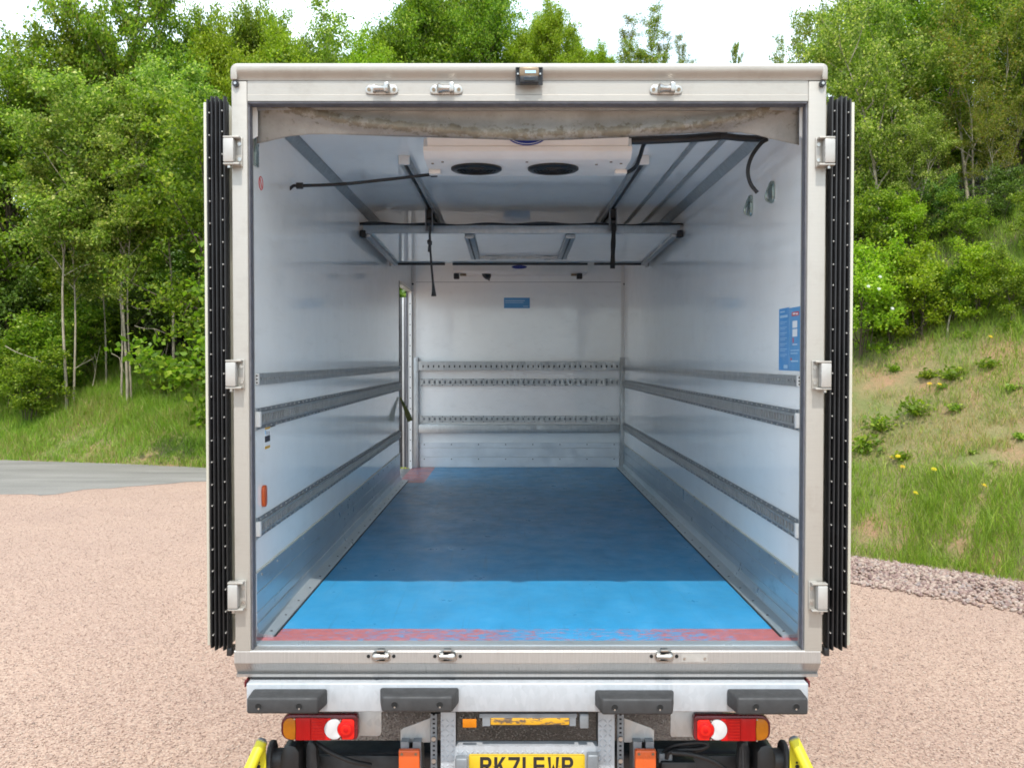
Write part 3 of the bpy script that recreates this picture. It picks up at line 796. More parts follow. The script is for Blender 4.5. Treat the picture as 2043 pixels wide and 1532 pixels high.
# evaporator hung from the ceiling near the rear
zb = ZC - .20
ex0, ex1 = xx(846, .58), xx(1259, .58)
ev = MB().prism([(.50, ZC - .002), (.50, ZC - .02), (.565, zz(299, .565)), (.60, zz(299, .565) - .002), (1.0, zb + .08), (1.02, ZC - .002)], 'x', ex0 + .018, ex1 - .018).build('evaporator', 'white_plastic', T, bevel=.006)
tag(ev, 'white ceiling evaporator with two round fans')
MB().prism([(.562, zz(300.5, .565)), (.555, zb + .052), (.562, zb + .030), (.60, zb + .004), (.63, zb), (1.03, zb), (1.05, zb + .03), (1.05, zb + .10), (.60, zb + .10)], 'x', ex0, ex1).build('drip_tray', 'white_plastic', ev, bevel=.005)
for u in (950.5, 1103.5):
    fx, fy = atZ(u, 338.5, zb - .008)
    rings = [(.128, -.001), (.128, -.010), (.118, -.016), (.100, -.016), (.096, -.006), (.094, -.002)]
    vs_, fs_ = [], []
    n = 32
    for r_, dz in rings:
        for k in range(n):
            a = 2 * math.pi * k / n
            vs_.append((fx + r_ * math.cos(a), fy + r_ * math.sin(a), zb + dz))
    for i in range(len(rings) - 1):
        for k in range(n):
            fs_.append((i * n + k, i * n + (k + 1) % n, (i + 1) * n + (k + 1) % n, (i + 1) * n + k))
    mm = MB(); mm.add(vs_, fs_)
    mm.add([vs_[5 * n + k] for k in range(n)], [tuple(range(n))])
    for r_ in (.03, .05, .07, .088):
        pts = [(fx + r_ * math.cos(2 * math.pi * k / 20), fy + r_ * math.sin(2 * math.pi * k / 20), zb - .014) for k in range(21)]
        mm.tube(pts, .0016, 4)
    for k in range(6):
        a = math.pi * k / 3
        mm.tube([(fx + .02 * math.cos(a), fy + .02 * math.sin(a), zb - .014), (fx + .1 * math.cos(a), fy + .1 * math.sin(a), zb - .014)], .0018, 4)
    mm.build('fan', 'black_plastic', ev, smooth=40)
for u, v in ((863, 327), (883, 324), (1051, 324), (1219, 324), (1239, 327), (1190, 329)):
    fx, fy = atZ(u, v, zb - .002)
    MB().cyl((fx, fy, zb - .002), 'z', .007, .004, 8).build('tray_screw', 'camera_case', ev)
for u, s_ in ((868, -1), (1238, 1)):
    fx, fy = atZ(u, 345, zb - .012)
    MB().box(fx - .03, fx + .03, fy - .03, fy + .03, zb - .022, zb - .0005).build('drain_fitting', 'white_plastic', ev, bevel=.004)
cxl = xx(1051, .545); czl = zz(267, .545)
lg = MB().prism([(cxl + p[0], czl + p[1]) for p in arc(0, 0, .102, .062, 0, 350, 35)], 'y', .515, .522).build('logo_plate', 'logo_blue', ev)
lg2 = MB(); lg2.tube([(cxl + p[0], .5155, czl + p[1]) for p in arc(0, 0, .094, .055, 0, 360, 40)], .0016, 5)
lg2.build('logo_ring', 'sticker_white', lg)

# drain hoses and pipe covers
def spline(pts, n=8):
    pts = [Vector(p) for p in pts]
    out = []
    P = [pts[0] * 2 - pts[1]] + pts + [pts[-1] * 2 - pts[-2]]
    for i in range(1, len(P) - 2):
        for k in range(n):
            t = k / n
            a, b, c, d = P[i - 1], P[i], P[i + 1], P[i + 2]
            out.append(.5 * ((2 * b) + (-a + c) * t + (2 * a - 5 * b + 4 * c - d) * t * t + (-a + 3 * b - 3 * c + d) * t ** 3))
    out.append(pts[-1])
    return out
def p3(u, v, Y):
    x, z = atY(u, v, Y); return (x, Y, z)
def w3(u, v, X):
    y, z = atX(u, v, X); return (X, y, z)
wy = atX(590, 371, XL)[0]
hp = [p3(870, 347, 1.0), p3(840, 351, .98), p3(760, 360, .96), p3(680, 368, .95), p3(600, 371, .95), (XL + .02, .955, zz(371, .955)), (XL - .005, .96, zz(378, .955))]
h1 = MB(); h1.tube(spline(hp, 8), .0082, 10)
h1 = h1.build('drain_hose', 'rubber', T, smooth=60)
for t in ((866, 347.5), (598, 371)):
    x_, y_, z_ = p3(t[0], t[1], 1.0 if t[0] > 800 else .95)
    MB().cyl((x_, y_, z_), 'x', .017, .035, 12).build('hose_clip', 'black_plastic', h1, bevel=.002)
hp = [p3(1238, 347, 1.0), p3(1252, 344, .99), p3(1268, 333, .95), p3(1277, 312, .88), p3(1283, 292, .80), p3(1290, 282, .74)]
h2 = MB(); h2.tube(spline(hp, 8), .0105, 10); h2.build('drain_hose', 'rubber', T, smooth=60)
hp = [(ex1 - .02, .62, zz(281, .62)), p3(1320, 279, .62), p3(1400, 275, .62), p3(1450, 270, .62)]
h3 = MB()
h3.tube(spline(hp, 6), .020, 8); h3.build('pipe_cover', 'rubber', T, smooth=60)
hp = [p3(1440, 272, .60), p3(1480, 276, .55), p3(1512, 277, .50), p3(1527, 275, .45)]
h4 = MB(); h4.tube(spline(hp, 6), [.016] * 19, 8); h4.build('pipe_cover', 'rubber', T, smooth=60)
hy = .42
hp = [p3(1531, 278, hy), p3(1518, 287, hy), p3(1500, 312, hy), p3(1492, 340, hy), p3(1497, 366, hy), p3(1511, 385, hy)]
h5 = MB(); h5.tube(spline(hp, 6), .0095, 8); h5.build('drain_hose', 'rubber', T, smooth=60)

# evaporator on the front wall
Y2 = YF - .42
e2 = MB().prism([(Y2, zz(528, Y2) + .06), (Y2, zz(541, Y2)), (Y2 + .03, zz(544, Y2)), (YF - .004, zz(544, Y2)), (YF - .004, zz(528, Y2) + .06)], 'x', xx(904, Y2), xx(1172, Y2)).build('evaporator', 'white_plastic', T, bevel=.006)
tag(e2, 'slim white evaporator on the front wall')
lg = MB().prism([(xx(1036, Y2) + p[0], zz(533, Y2) + p[1]) for p in arc(0, 0, .085, .020, 0, 350, 35)], 'y', Y2 - .006, Y2 - .001).build('logo_plate', 'logo_blue', e2)
for u in (912, 1158):
    MB().box(xx(u - 7, Y2), xx(u + 4, Y2), Y2 + .02, Y2 + .10, zz(556, Y2), zz(545, Y2)).build('bracket', 'black_plastic', e2, bevel=.008)
for u in (923, 1147):
    MB().box(xx(u - 6, Y2), xx(u + 6, Y2), Y2 + .12, Y2 + .2, zz(548, Y2), zz(544, Y2) - .001).build('fan_guard', 'camera_case', e2)
hh_ = MB(); hh_.tube(spline([p3(968, 541, Y2 + .15), p3(972, 550, Y2 + .2), p3(976, 560, Y2 + .3)], 5), [.05] * 5 + [.045, .04, .03, .02, .012, .006], 10)
hh_.build('drain_elbow', 'black_plastic', e2, smooth=60)

# ------------------------------------------------------------------ bulkhead stowed under the ceiling
YA, YB = 3.23, 5.04
za, zbk = zz(466, YA), zz(526, YB)
bk = thing('bulkhead_partition', 'white hinged load divider stowed flat under the truck ceiling', 'bulkhead', (XC, YA, za))
def slope_z(Y): return za + (zbk - za) * (Y - YA) / (YB - YA)
def slab(name, mat, x0, x1, y0, y1, dz0, dz1, parent=bk, bevel=0.0):
    m = MB().prism([(y0, slope_z(y0) + dz0), (y1, slope_z(y1) + dz0), (y1, slope_z(y1) + dz1), (y0, slope_z(y0) + dz1)], 'x', x0, x1)
    return m.build(name, mat, parent, bevel)
bx0, bx1 = XL + .045, XR - .045
slab('panel', 'white_panel', bx0, bx1, YA + .012, YB - .012, .004, .045)
fe = slab('front_edge', 'galvanised_blue', bx0 - .01, bx1 + .01, YA - .02, YA + .0118, -.002, .062, bevel=.003)
# rubber flap lying along the top of the near edge
fl_ = MB()
n = 40
pv = []
for i in range(n + 1):
    x = bx0 - .035 + (bx1 - bx0 + .07) * i / n
    zt = za + .074 + .006 * math.sin(i * .9) + .005 * math.sin(i * .31 + 1)
    pv += [(x, YA - .024, za + .058 + .003 * math.sin(i * .5)), (x, YA - .030, zt), (x, YA + .05, zt + .006)]
fc = []
for i in range(n):
    a = 3 * i
    fc += [(a, a + 3, a + 4, a + 1), (a + 1, a + 4, a + 5, a + 2)]
fl_.add(pv, fc)
o = fl_.build('rubber_flap', 'rubber', bk, smooth=True)
sol = o.modifiers.new('thick', 'SOLIDIFY'); sol.thickness = .006
for s_, x_ in ((-1, bx0), (1, bx1)):
    slab('side_frame', 'galvanised', x_ - (0 if s_ < 0 else .04), x_ + (.04 if s_ < 0 else 0), YA + .013, YB - .02, -.022, .0035, bevel=.002)
    slab('side_seal', 'rubber', x_ + s_ * .001, x_ + s_ * .030, YA + .013, YB - .05, .010, .028)
    MB().box(x_ - s_ * .01, x_ + s_ * .03, YB - .09, YB - .005, zbk - .035, zbk + .02).build('corner_bracket', 'galvanised', bk, bevel=.006)
    MB().box(x_ - s_ * .01, x_ + s_ * .034, YA - .03, YA + .05, za - .03, za + .02).build('corner_bracket', 'rubber', bk, bevel=.006)
x_l0, x_r0 = xx(937, YA + .06), xx(1138, YA + .06)
yc0, yc1 = YA + .05, atZ(950, 512, slope_z(4.6))[1]
for x_ in (x_l0, x_r0):
    rl = slab('centre_rail', 'galvanised', x_ - .036, x_ + .036, yc0, yc1, -.030, -.0005, bevel=.003)
    slab('rail_groove', 'dark_steel', x_ - .010, x_ + .004, yc0 + .01, yc1 - .02, -.0325, -.0305, parent=rl)
slab('cross_rail', 'galvanised', x_l0 - .036, x_r0 + .036, yc1 + .001, yc1 + .03, -.022, -.0005)
for u in (984, 1092):
    x_, y_ = atZ(u, 516.5, slope_z(4.75) - .01)
    hd = slab('handle_plate', 'galvanised', x_ - .055, x_ + .055, y_ - .035, y_ + .035, -.006, -.0005, bevel=.002)
    MB().box(x_ - .03, x_ + .03, y_ - .012, y_ + .012, slope_z(y_) - .022, slope_z(y_) - .0065).build('handle', 'dark_steel', hd, bevel=.004)
for ua, ub in ((783, 888), (903, 1172), (1185, 1287)):
    MB().box(xx(ua, YB), xx(ub, YB), YB - .01, YB + .02, zz(529, YB), zz(524, YB)).build('trailing_seal', 'dark_steel', bk, bevel=.003)
# hangers that carry it on the tracks
for x_ in (xt_l, xt_r):
    hg = MB().box(x_ - .028, x_ - .021, YA - .09, YA - .035, za + .01, ZC - .042).box(x_ + .021, x_ + .028, YA - .09, YA - .035, za + .01, ZC - .042).box(x_ - .0208, x_ + .0208, YA - .06, YA - .055, za + .01, za + .05).build('hanger', 'grey_steel', bk)
    MB().cyl((x_, YA - .062, za + .08), 'x', .028, .036, 14).build('roller', 'black_plastic', hg, smooth=True)
    MB().box(x_ - .0205, x_ + .0205, YA - .05, YA - .045, za + .03, ZC - .045).build('hanger_web', 'black_plastic', hg)

# pull straps hanging from the divider
st = MB()
pts = [p3(858, 452, YA - .1), p3(857.5, 470, YA - .1), p3(858, 486, YA - .1), p3(860, 520, YA - .1), p3(863, 555, YA - .1), p3(865, 578, YA - .1), p3(865.5, 591, YA - .1)]
sp = spline(pts, 4)
st.tube(sp, [.010 if i < 8 else .0085 + .012 * max(0, (i - 17) / 7) for i in range(len(sp))], 6)
kn = p3(857.5, 484, YA - .1)
st.tube([(kn[0] - .012, kn[1], kn[2] + .018), (kn[0], kn[1] - .004, kn[2]), (kn[0] + .006, kn[1], kn[2] - .022)], [.010, .021, .012], 8)
st.tube(spline([kn, p3(855.5, 494, YA - .11), p3(855, 503, YA - .11)], 3), .007, 6)
tag(st.build('pull_strap', 'strap_grey', None, smooth=True), 'thin grey pull cord with a knot, hanging from the left ceiling track', 'strap', 'pull straps under the ceiling')
st = MB()
pts = spline([p3(1225, 448, YA - .1), p3(1224, 470, YA - .1), p3(1223, 500, YA - .1), p3(1222, 536, YA - .1)], 5)
vs_, fs_ = [], []
for i, p in enumerate(pts):
    for dx, dy in ((-.017, -.002), (.017, -.002), (.017, .002), (-.017, .002)):
        vs_.append((p.x + dx * (1 + .1 * math.sin(i)), p.y + dy, p.z))
for i in range(len(pts) - 1):
    for k in range(4): fs_.append((4 * i + k, 4 * i + (k + 1) % 4, 4 * i + 4 + (k + 1) % 4, 4 * i + 4 + k))
fs_ += [(0, 1, 2, 3), tuple(4 * (len(pts) - 1) + k for k in (3, 2, 1, 0))]
st.add(vs_, fs_)
tag(st.build('pull_strap', 'strap_black', None), 'straight flat black webbing strap hanging from the right ceiling track', 'strap', 'pull straps under the ceiling')
# olive strap at the side door
st = MB()
yo = Y_D0 - .04
a_, b_ = Vector((XL + .012, yo, atX(795.5, 793, XL)[1])), Vector((xx(818, yo + .1), yo + .1, zz(840, yo + .1)))
dv = (b_ - a_).normalized(); sd_ = Vector((1, 0, .35)); sd_ = (sd_ - dv * sd_.dot(dv)).normalized(); nn = dv.cross(sd_)
vs_ = []
for i in range(9):
    t = i / 8; p = a_ + (b_ - a_) * t + Vector((.012 * math.sin(t * 3.1), 0, -.018 * math.sin(t * 3.1)))
    w = .008 + .020 * min(1, t * 1.5)
    for q, e in ((-1, -1), (1, -1), (1, 1), (-1, 1)): vs_.append(p + sd_ * w * q + nn * .002 * e)
fs_ = [(4 * i + k, 4 * i + (k + 1) % 4, 4 * i + 4 + (k + 1) % 4, 4 * i + 4 + k) for i in range(8) for k in range(4)] + [(0, 1, 2, 3), (35, 34, 33, 32)]
st.add(vs_, fs_)
tag(st.build('door_strap', 'strap_olive', None), 'olive green webbing strap hanging beside the side door opening', 'strap')

# ------------------------------------------------------------------ dirty air curtain flap behind the header
bot = [(512, 287), (530, 284), (548, 279), (580, 272), (620, 268.5), (660, 268), (740, 270), (850, 273), (950, 276), (1055, 280), (1130, 278), (1230, 274), (1330, 268), (1420, 263), (1470, 264), (1510, 270), (1540, 278), (1575, 286), (1594, 290)]
cre = [(512, 206), (545, 212), (600, 222), (680, 240), (800, 253), (950, 264), (1055, 268), (1200, 264), (1300, 258), (1400, 248), (1480, 234), (1540, 217), (1594, 206)]
def interp(tab, x): return float(np.interp(x, [p[0] for p in tab], [p[1] for p in tab]))
NU, NV = 90, 16
vs_, stain = [], []
for i in range(NU + 1):
    u = 512 + (1594 - 512) * i / NU
    vb, vc = interp(bot, u), interp(cre, u)
    e = min((u - 512), (1594 - u)) / 541.0
    for j in range(NV + 1):
        t = j / NV
        v = 200 + (vb - 200) * t
        tc = (vc - 200) / (vb - 200)
        sag = math.exp(-((t - tc) / .22) ** 2)
        Y = .115 + .045 * t - .050 * sag * min(1, e * 3 + .25) + .010 * math.sin(u * .021 + t * 2) * t + .004 * math.sin(u * .09)
        vs_.append(p3(u, v, Y))
        d = t - tc
        sv = math.exp(-(d / (.17 if d < 0 else .14)) ** 2) * (.95 if e > .06 else .55) + .22 + (.25 if e < .06 else 0)
        stain.append(min(1, sv))
fs_ = [(i * (NV + 1) + j, (i + 1) * (NV + 1) + j, (i + 1) * (NV + 1) + j + 1, i * (NV + 1) + j + 1) for i in range(NU) for j in range(NV)]
cm = MB(); cm.add(vs_, fs_)
cur = cm.build('air_curtain', 'dirty_curtain', T, smooth=True, fix=False)
tag(cur, 'grimy grey fabric flap sagging behind the header')
a = cur.data.attributes.new('stain', 'FLOAT', 'POINT'); a.data.foreach_set('value', stain)
sol = cur.modifiers.new('thick', 'SOLIDIFY'); sol.thickness = .004
# white side strips the flap is fixed to
for sg, ua, ub, uc in ((-1, 500, 517, 514), (1, 1606, 1592, 1594)):
    m = MB().prism([(xx(ua, .085), zz(205, .085)), (xx(uc, .085), zz(212, .085)), (xx(ub, .085), zz(224, .085)), (xx(ub, .085), zz(272, .085)), (xx(ua, .085), zz(282, .085))], 'y', .082, .090)
    m.build('curtain_bracket', 'white_plastic', T)
box('curtain_rail', 'galvanised', T, xx(505), xx(1600), .095, .125, z_h0 - .012, z_h0 + .03)

# ------------------------------------------------------------------ small fittings on the side walls
def wall_quad(name, mat, u0, u1, v0, v1, X, sg, th=.0008, parent=T, off=0.0004):
    ya, _ = atX(u0, v0, X); yb, _ = atX(u1, v0, X)
    um = (u0 + u1) / 2
    _, zt = atX(um, v0, X); _, zb_ = atX(um, v1, X)
    return box(name, mat, parent, X + sg * off, X + sg * (off + th), ya, yb, zb_, zt)
# right wall poster, two panels
po = wall_quad('wall_poster', 'sticker_blue', 1575.5, 1597, 613, 740, XR, -1)
tag(po, 'tall blue two-column notice on the right wall')
pp = wall_quad('poster_panel', 'sticker_blue_deep', 1555, 1574.8, 615, 739, XR, -1, parent=po)
for u0, u1, v0, v1, mt in ((1557, 1566.5, 621, 624, 'sticker_pale'), (1557, 1572, 629, 634, 'sticker_pale'), (1580.5, 1594.5, 622, 630, 'sticker_red'), (1582.5, 1588, 624.5, 627.5, 'sticker_white'), (1589, 1592.5, 624.5, 627.5, 'sticker_white'),
                          (1582, 1591.5, 640, 654, 'sticker_white'), (1582, 1591.5, 656.5, 671.5, 'sticker_white'), (1582, 1584, 674, 684, 'sticker_red'), (1582, 1591.5, 686.5, 688, 'sticker_white'),
                          (1578, 1595, 698, 700, 'sticker_pale'), (1578, 1592, 704, 706, 'sticker_pale'), (1579, 1593, 719, 722, 'sticker_pale'), (1564, 1572, 728, 735, 'sticker_pale'), (1578, 1580, 714, 719, 'sticker_red')):
    wall_quad('poster_print', mt, u0, u1, v0, v1, XR, -1, .0003, po, .0014 if mt != 'sticker_white' else .0018)
v = 642
while v < 715:
    wall_quad('text_line', 'sticker_pale', 1557, 1570.5, v, v + 1.2, XR, -1, .0003, po, .0014)
    wall_quad('text_line', 'sticker_pale', 1557, 1567, v + 3.4, v + 4.4, XR, -1, .0003, po, .0014); v += 10.8
# left wall warning label, orange marker, red oval
wl = wall_quad('warning_label', 'sticker_white', 527.5, 538.5, 852, 897, XL, 1)
for v0, v1, mt in ((852, 856, 'sticker_yellow'), (869, 881, 'sticker_black'), (889, 894.5, 'sticker_yellow'), (858, 866, 'sticker_pale')):
    wall_quad('label_print', mt, 527.8, 538.2 if v0 != 858 else 530, v0, v1, XL, 1, .0003, wl, .0014)
for u0 in (531.5, 535.5):
    wall_quad('label_print', 'sticker_black', u0, u0 + 1.2, 860, 867, XL, 1, .0003, wl, .0014)
wall_quad('label_strip', 'sticker_black', 539.5, 549, 848.5, 851, XL, 1)
y0, zc_ = atX(524, 989, XL)
om = MB().prism([(y0 + p[0], zc_ + p[1]) for p in rrect(-.028, .028, -.050, .050, .024, 5)], 'x', XL + .0005, XL + .016).build('side_marker', 'orange_marker', T, bevel=.004)
tag(om, 'orange oblong marker on the left wall')
y0, zc_ = atX(520, 366, XL)
ov = MB(); ov.tube([(XL + .0015, y0 + p[0], zc_ + p[1]) for p in arc(0, 0, .034, .030, 0, 360, 24)], .0022, 4); ov.tube([(XL + .0015, y0 - .018, zc_ + .020), (XL + .0015, y0 + .018, zc_ - .020)], .0022, 4)
ov.build('no_entry_sticker', 'sticker_red', T)
# zinc latch plate, left top; two zinc hooks, right wall; clips
bl = MB()
y0, z0 = atX(505.5, 330, XL); y1_, z1 = atX(514, 275, XL)
bl.box(XL + .001, XL + .012, y0, y0 + .055, z0, z1).box(XL + .001, XL + .05, y0 + .02, y0 + .055, z1 - .004, z1)
bl.build('latch_plate', 'zinc', T, bevel=.002)
for u, v0, v1 in ((1499, 390, 431), (1542, 362, 405)):
    y0, z1 = atX(u, v0, XR); _, z0 = atX(u, v1, XR)
    hk = MB().prism([(y0 + p[0], (z0 + z1) / 2 + p[1]) for p in rrect(-.040, .040, -(z1 - z0) / 2, (z1 - z0) / 2, .03, 4)], 'x', XR - .014, XR - .0005).build('wall_hook', 'zinc', T, bevel=.0015)
    MB().tube(spline([(XR - .014, y0 - .01, z1 - .012), (XR - .034, y0 - .02, (z0 + z1) / 2), (XR - .040, y0 - .02, z0 + .02), (XR - .024, y0 - .012, z0 + .004)], 5), .006, 6).build('hook_arm', 'zinc', hk, smooth=True)
    for q in (.2, .8):
        MB().cyl((XR - .0155, y0 + .004, z0 + (z1 - z0) * q), 'x', .005, .004, 8).build('screw', 'steel_bright', hk)

# ------------------------------------------------------------------ underneath: beam, buffers, lamps, plate, tail lift
YBm = -.012
bx_a, bx_b = xx(487, YBm), xx(1618, YBm)
box('rear_beam', 'galvanised_beam', T, bx_a, bx_b, YBm, .13, zz(1420, YBm), zz(1363, YBm), .006, 3)
box('beam_gap_shade', 'rubber', T, xx(492), xx(1614), .038, .12, zz(1363, YBm) - .001, zz(1355) - .001)  # black filler box standing in for the shade between sill and beam
for u in (484.5, 1619.5):
    box('side_reflector', 'lamp_housing', T, xx(u - 1.2, 0), xx(u + 1.2, 0), YBm + .01, .10, zz(1370), zz(1358), .001)
def buffer(u0, u1, v0, v1, ins_l, ins_r):
    Yf, Yb = -.122, YBm - .0006
    zt, zb_ = zz(v0, Yb), zz(v1, Yf)
    xl, xr = xx(u0, Yb if ins_l else Yf), xx(u1, Yb if ins_r else Yf)
    fl0, fr0 = xl + (.022 if ins_l else .0), xr - (.022 if ins_r else .0)
    m = MB().add([(xl, Yb, zb_), (xr, Yb, zb_), (xr, Yb, zt), (xl, Yb, zt), (fl0, Yf, zb_), (fr0, Yf, zb_), (fr0, Yf, zt - .004), (fl0, Yf, zt - .004)],
                 [(0, 1, 2, 3), (4, 7, 6, 5), (0, 4, 5, 1), (3, 2, 6, 7), (0, 3, 7, 4), (1, 5, 6, 2)])
    o = m.build('dock_buffer', 'buffer_rubber', T, bevel=.010, seg=3)
    zm = (zt + zb_) / 2
    for f in (.17, .74) if not ins_l else (.26, .83) if not ins_r else (.18, .82):
        c = fl0 + (fr0 - fl0) * f
        hl = MB().cyl((c, Yf - .0003, zm - .004), 'y', .0145, .002, 16).build('bolt_hole', 'hole_shade', o)
        MB().tube([(c + .0145 * math.cos(2 * math.pi * k / 18), Yf - .0005, zm - .004 + .0145 * math.sin(2 * math.pi * k / 18)) for k in range(19)], .0018, 5).build('hole_rim', 'buffer_rubber', o, smooth=True)
        MB().cyl((c, Yf - .0012, zm - .013), 'y', .004, .001, 8).build('bolt', 'steel_bright', o)
buffer(487, 651, 1372.5, 1424, False, True)
buffer(756, 915.5, 1370, 1420.5, True, True)
buffer(1187.5, 1347, 1374.5, 1426, True, True)
buffer(1453, 1618, 1372.5, 1426, True, False)

def lamp(mir):
    YL = .02
    cxm = 1053.0
    U = (lambda u: u) if not mir else (lambda u: 2 * 1049.2 - u)
    X_ = lambda u: xx(U(u), YL)
    dv_ = 0 if not mir else 1.5
    Z_ = lambda v: zz(v + dv_, YL)
    def pr(pts, name, mat, par, y0, y1, bev=.002):
        return MB().prism([(X_(p[0]), Z_(p[1])) for p in pts], 'y', y0, y1).build(name, mat, par, bevel=bev)
    out = arc(572, 1443, 15, 18, 270, 180, 6)[::1]
    outer = [(700, 1425.5)] + arc(702, 1434, 9, 8.5, 270, 360, 5) + arc(702, 1467, 9, 9, 0, 90, 5) + arc(574, 1458, 18, 18, 90, 180, 6) + arc(576, 1447, 20, 21.5, 180, 270, 6)
    hs = pr(outer, 'rear_lamp', 'lamp_housing', T, YL, YL + .045, .006)
    f0, f1 = YL - .010, YL - .0005
    am = [(585, 1430.5), (585, 1474)] + [(576, 1473)] + arc(573.5, 1458, 12, 14, 90, 180, 4) + arc(575.5, 1446, 14, 15.5, 180, 270, 5)
    am = [(585.5, 1430.5), (586.5, 1452), (585.5, 1474)] + am[2:]
    pr(am, 'amber_lens', 'amber_lens', hs, f0, f1, .003)
    pr([(586.3, 1430.3), (617, 1430.3), (617, 1474.5), (586.3, 1474.5), (587.4, 1452)], 'reflector_lens', 'red_lens', hs, f0, f1, .002)
    # tail lens up to the round pair
    c1 = (664.5, 1452.5); r1 = 20.5
    edge = [(c1[0] + r1 * math.cos(R(a)), c1[1] + r1 * math.sin(R(a))) for a in range(250, 109, -10)]
    pr([(617.6, 1430.3), (657, 1431.2)] + edge + [(657, 1474.2), (617.6, 1474.5)], 'tail_lens', 'red_lens', hs, f0, f1, .0015)
    for k_ in range(7):
        v_ = 1434 + k_ * 6
        MB().box(X_(619.5), X_(641), f0 - .0016, f0 - .0002, Z_(v_ + 1.6), Z_(v_)).build('lens_rib', 'red_lens_bright', hs)
    c2 = (688, 1453); r2 = 17.5
    big = [(c1[0] + (r1 - .5) * math.cos(R(a)), c1[1] + (r1 - .5) * math.sin(R(a))) for a in range(290, 69, -10)]
    sm_ = [(c2[0] + (r2 + .4) * math.cos(R(a)), c2[1] + (r2 + .4) * math.sin(R(a))) for a in range(128, 233, 8)]
    pr(big + sm_, 'reverse_lens', 'white_lens', hs, f0 - .002, f1, .002)
    sq = [(680, 1433), (696, 1433)] + arc(698, 1438, 6.5, 5, 270, 360, 4) + arc(698, 1467, 6.5, 6, 0, 90, 4) + [(680, 1473)] + [(c2[0] + r2 * math.cos(R(a)), c2[1] + r2 * math.sin(R(a))) for a in range(118, 243, 8)]
    pr(sq, 'stop_lens', 'red_lens_bright', hs, f0, f1, .002)
    for rr, y_ in ((15.5, .013), (11, .0155), (5, .0175)):
        pr(arc(c2[0], c2[1], rr, rr, 0, 345, 23), 'stop_dome', 'red_lens' if rr != 11 else 'red_lens_bright', hs, YL - y_, YL - y_ + .004, .0015)
    for u, v in ((585, 1431.5), (677, 1434), (677, 1471), (585, 1473.5)):
        MB().cyl((X_(u), YL - .012, Z_(v)), 'y', .0035, .004, 8).build('screw', 'steel_bright', hs)
    if not mir:
        m = [(650, 1421), (755.5, 1421), (755.5, 1468), (752, 1475), (745, 1476), (650, 1474)]
    else:
        m = [(650, 1421), (753.5, 1421), (754, 1471), (752, 1476), (650, 1476)]
    pr(m, 'lamp_plate', 'galvanised', T, YL + .047, YL + .053, .001)
    tag(hs, ('left' if not mir else 'right') + ' rear lamp cluster, amber, red and white')
lamp(False); lamp(True)

# number plate on its chequer-plate bracket
YP = .04
zpb = zz(1502, YP) - .111 - .03
pcx = xx(1051.5, YP)
br = MB()
xl0, xl1, xr0, xr1 = xx(878, YP), xx(908, YP), xx(1195, YP), xx(1228, YP)
ztop, zin = zz(1420.5, YP), zz(1488, YP)
br.prism([(xl0, ztop), (xl1, ztop), (xl1, zin), (xr0, zin), (xr0, ztop), (xr1, ztop), (xr1, zpb - .05), (xl0, zpb - .05)], 'y', YP, YP + .004)
brk = br.build('plate_bracket', 'galvanised_beam', T)
tag(brk, 'pale chequer-plate bracket carrying the number plate')
for q0, q1 in ((xl1 - .004, xl1), (xr0, xr0 + .004)):
    box('bracket_cheek', 'dark_steel', brk, q0, q1, YP + .0042, YP + .12, zin, ztop)
MB().box(xl1 + .001, xr0 - .001, YP + .0042, YP + .06, zin - .004, zin).build('bracket_lip', 'galvanised_beam', brk)
ch = MB()
def chequer(x0, x1, z0, z1):
    p = .030; i = 0
    z = z0 + .008
    while z < z1 - .004:
        x = x0 + .008; j = 0
        while x < x1 - .006:
            a = R(45 if (i + j) % 2 else -45); c, s = math.cos(a) * .0125, math.sin(a) * .0125
            nx_, nz_ = -s * .30, c * .30
            ch.add([(x - c, YP - .0003, z - s), (x + nx_, YP - .0003, z + nz_), (x + c, YP - .0003, z + s), (x - nx_, YP - .0003, z - nz_), (x, YP - .0040, z)], [(0, 1, 4), (1, 2, 4), (2, 3, 4), (3, 0, 4)])
            x += p * .72; j += 1
        z += p * .72; i += 1
chequer(xl0, xl1, zpb - .05, ztop - .03); chequer(xr0, xr1, zpb - .05, ztop - .03); chequer(xl1, xr0, zz(1503, YP), zin)
tag(ch.build('chequer_pattern', 'galvanised_beam', brk, fix=False), kind='stuff')
for xa_, xb_ in ((xl0, xl1), (xr0, xr1)):
    pass
pz1 = zz(1502.5, YP); pz0 = pz1 - .111
px0, px1 = pcx - .25, pcx + .25
plt = MB().prism([(p[0], p[1]) for p in rrect(px0, px1, pz0, pz1, .010)], 'y', YP - .006, YP - .0022).build('number_plate', 'plate_yellow', T, bevel=.001)
tag(plt, 'yellow number plate with black characters')
MB().box(px0 + .006, px1 - .006, YP - .0066, YP - .0061, pz1 - .0045, pz1 - .0037).build('plate_border', 'plate_black', plt)
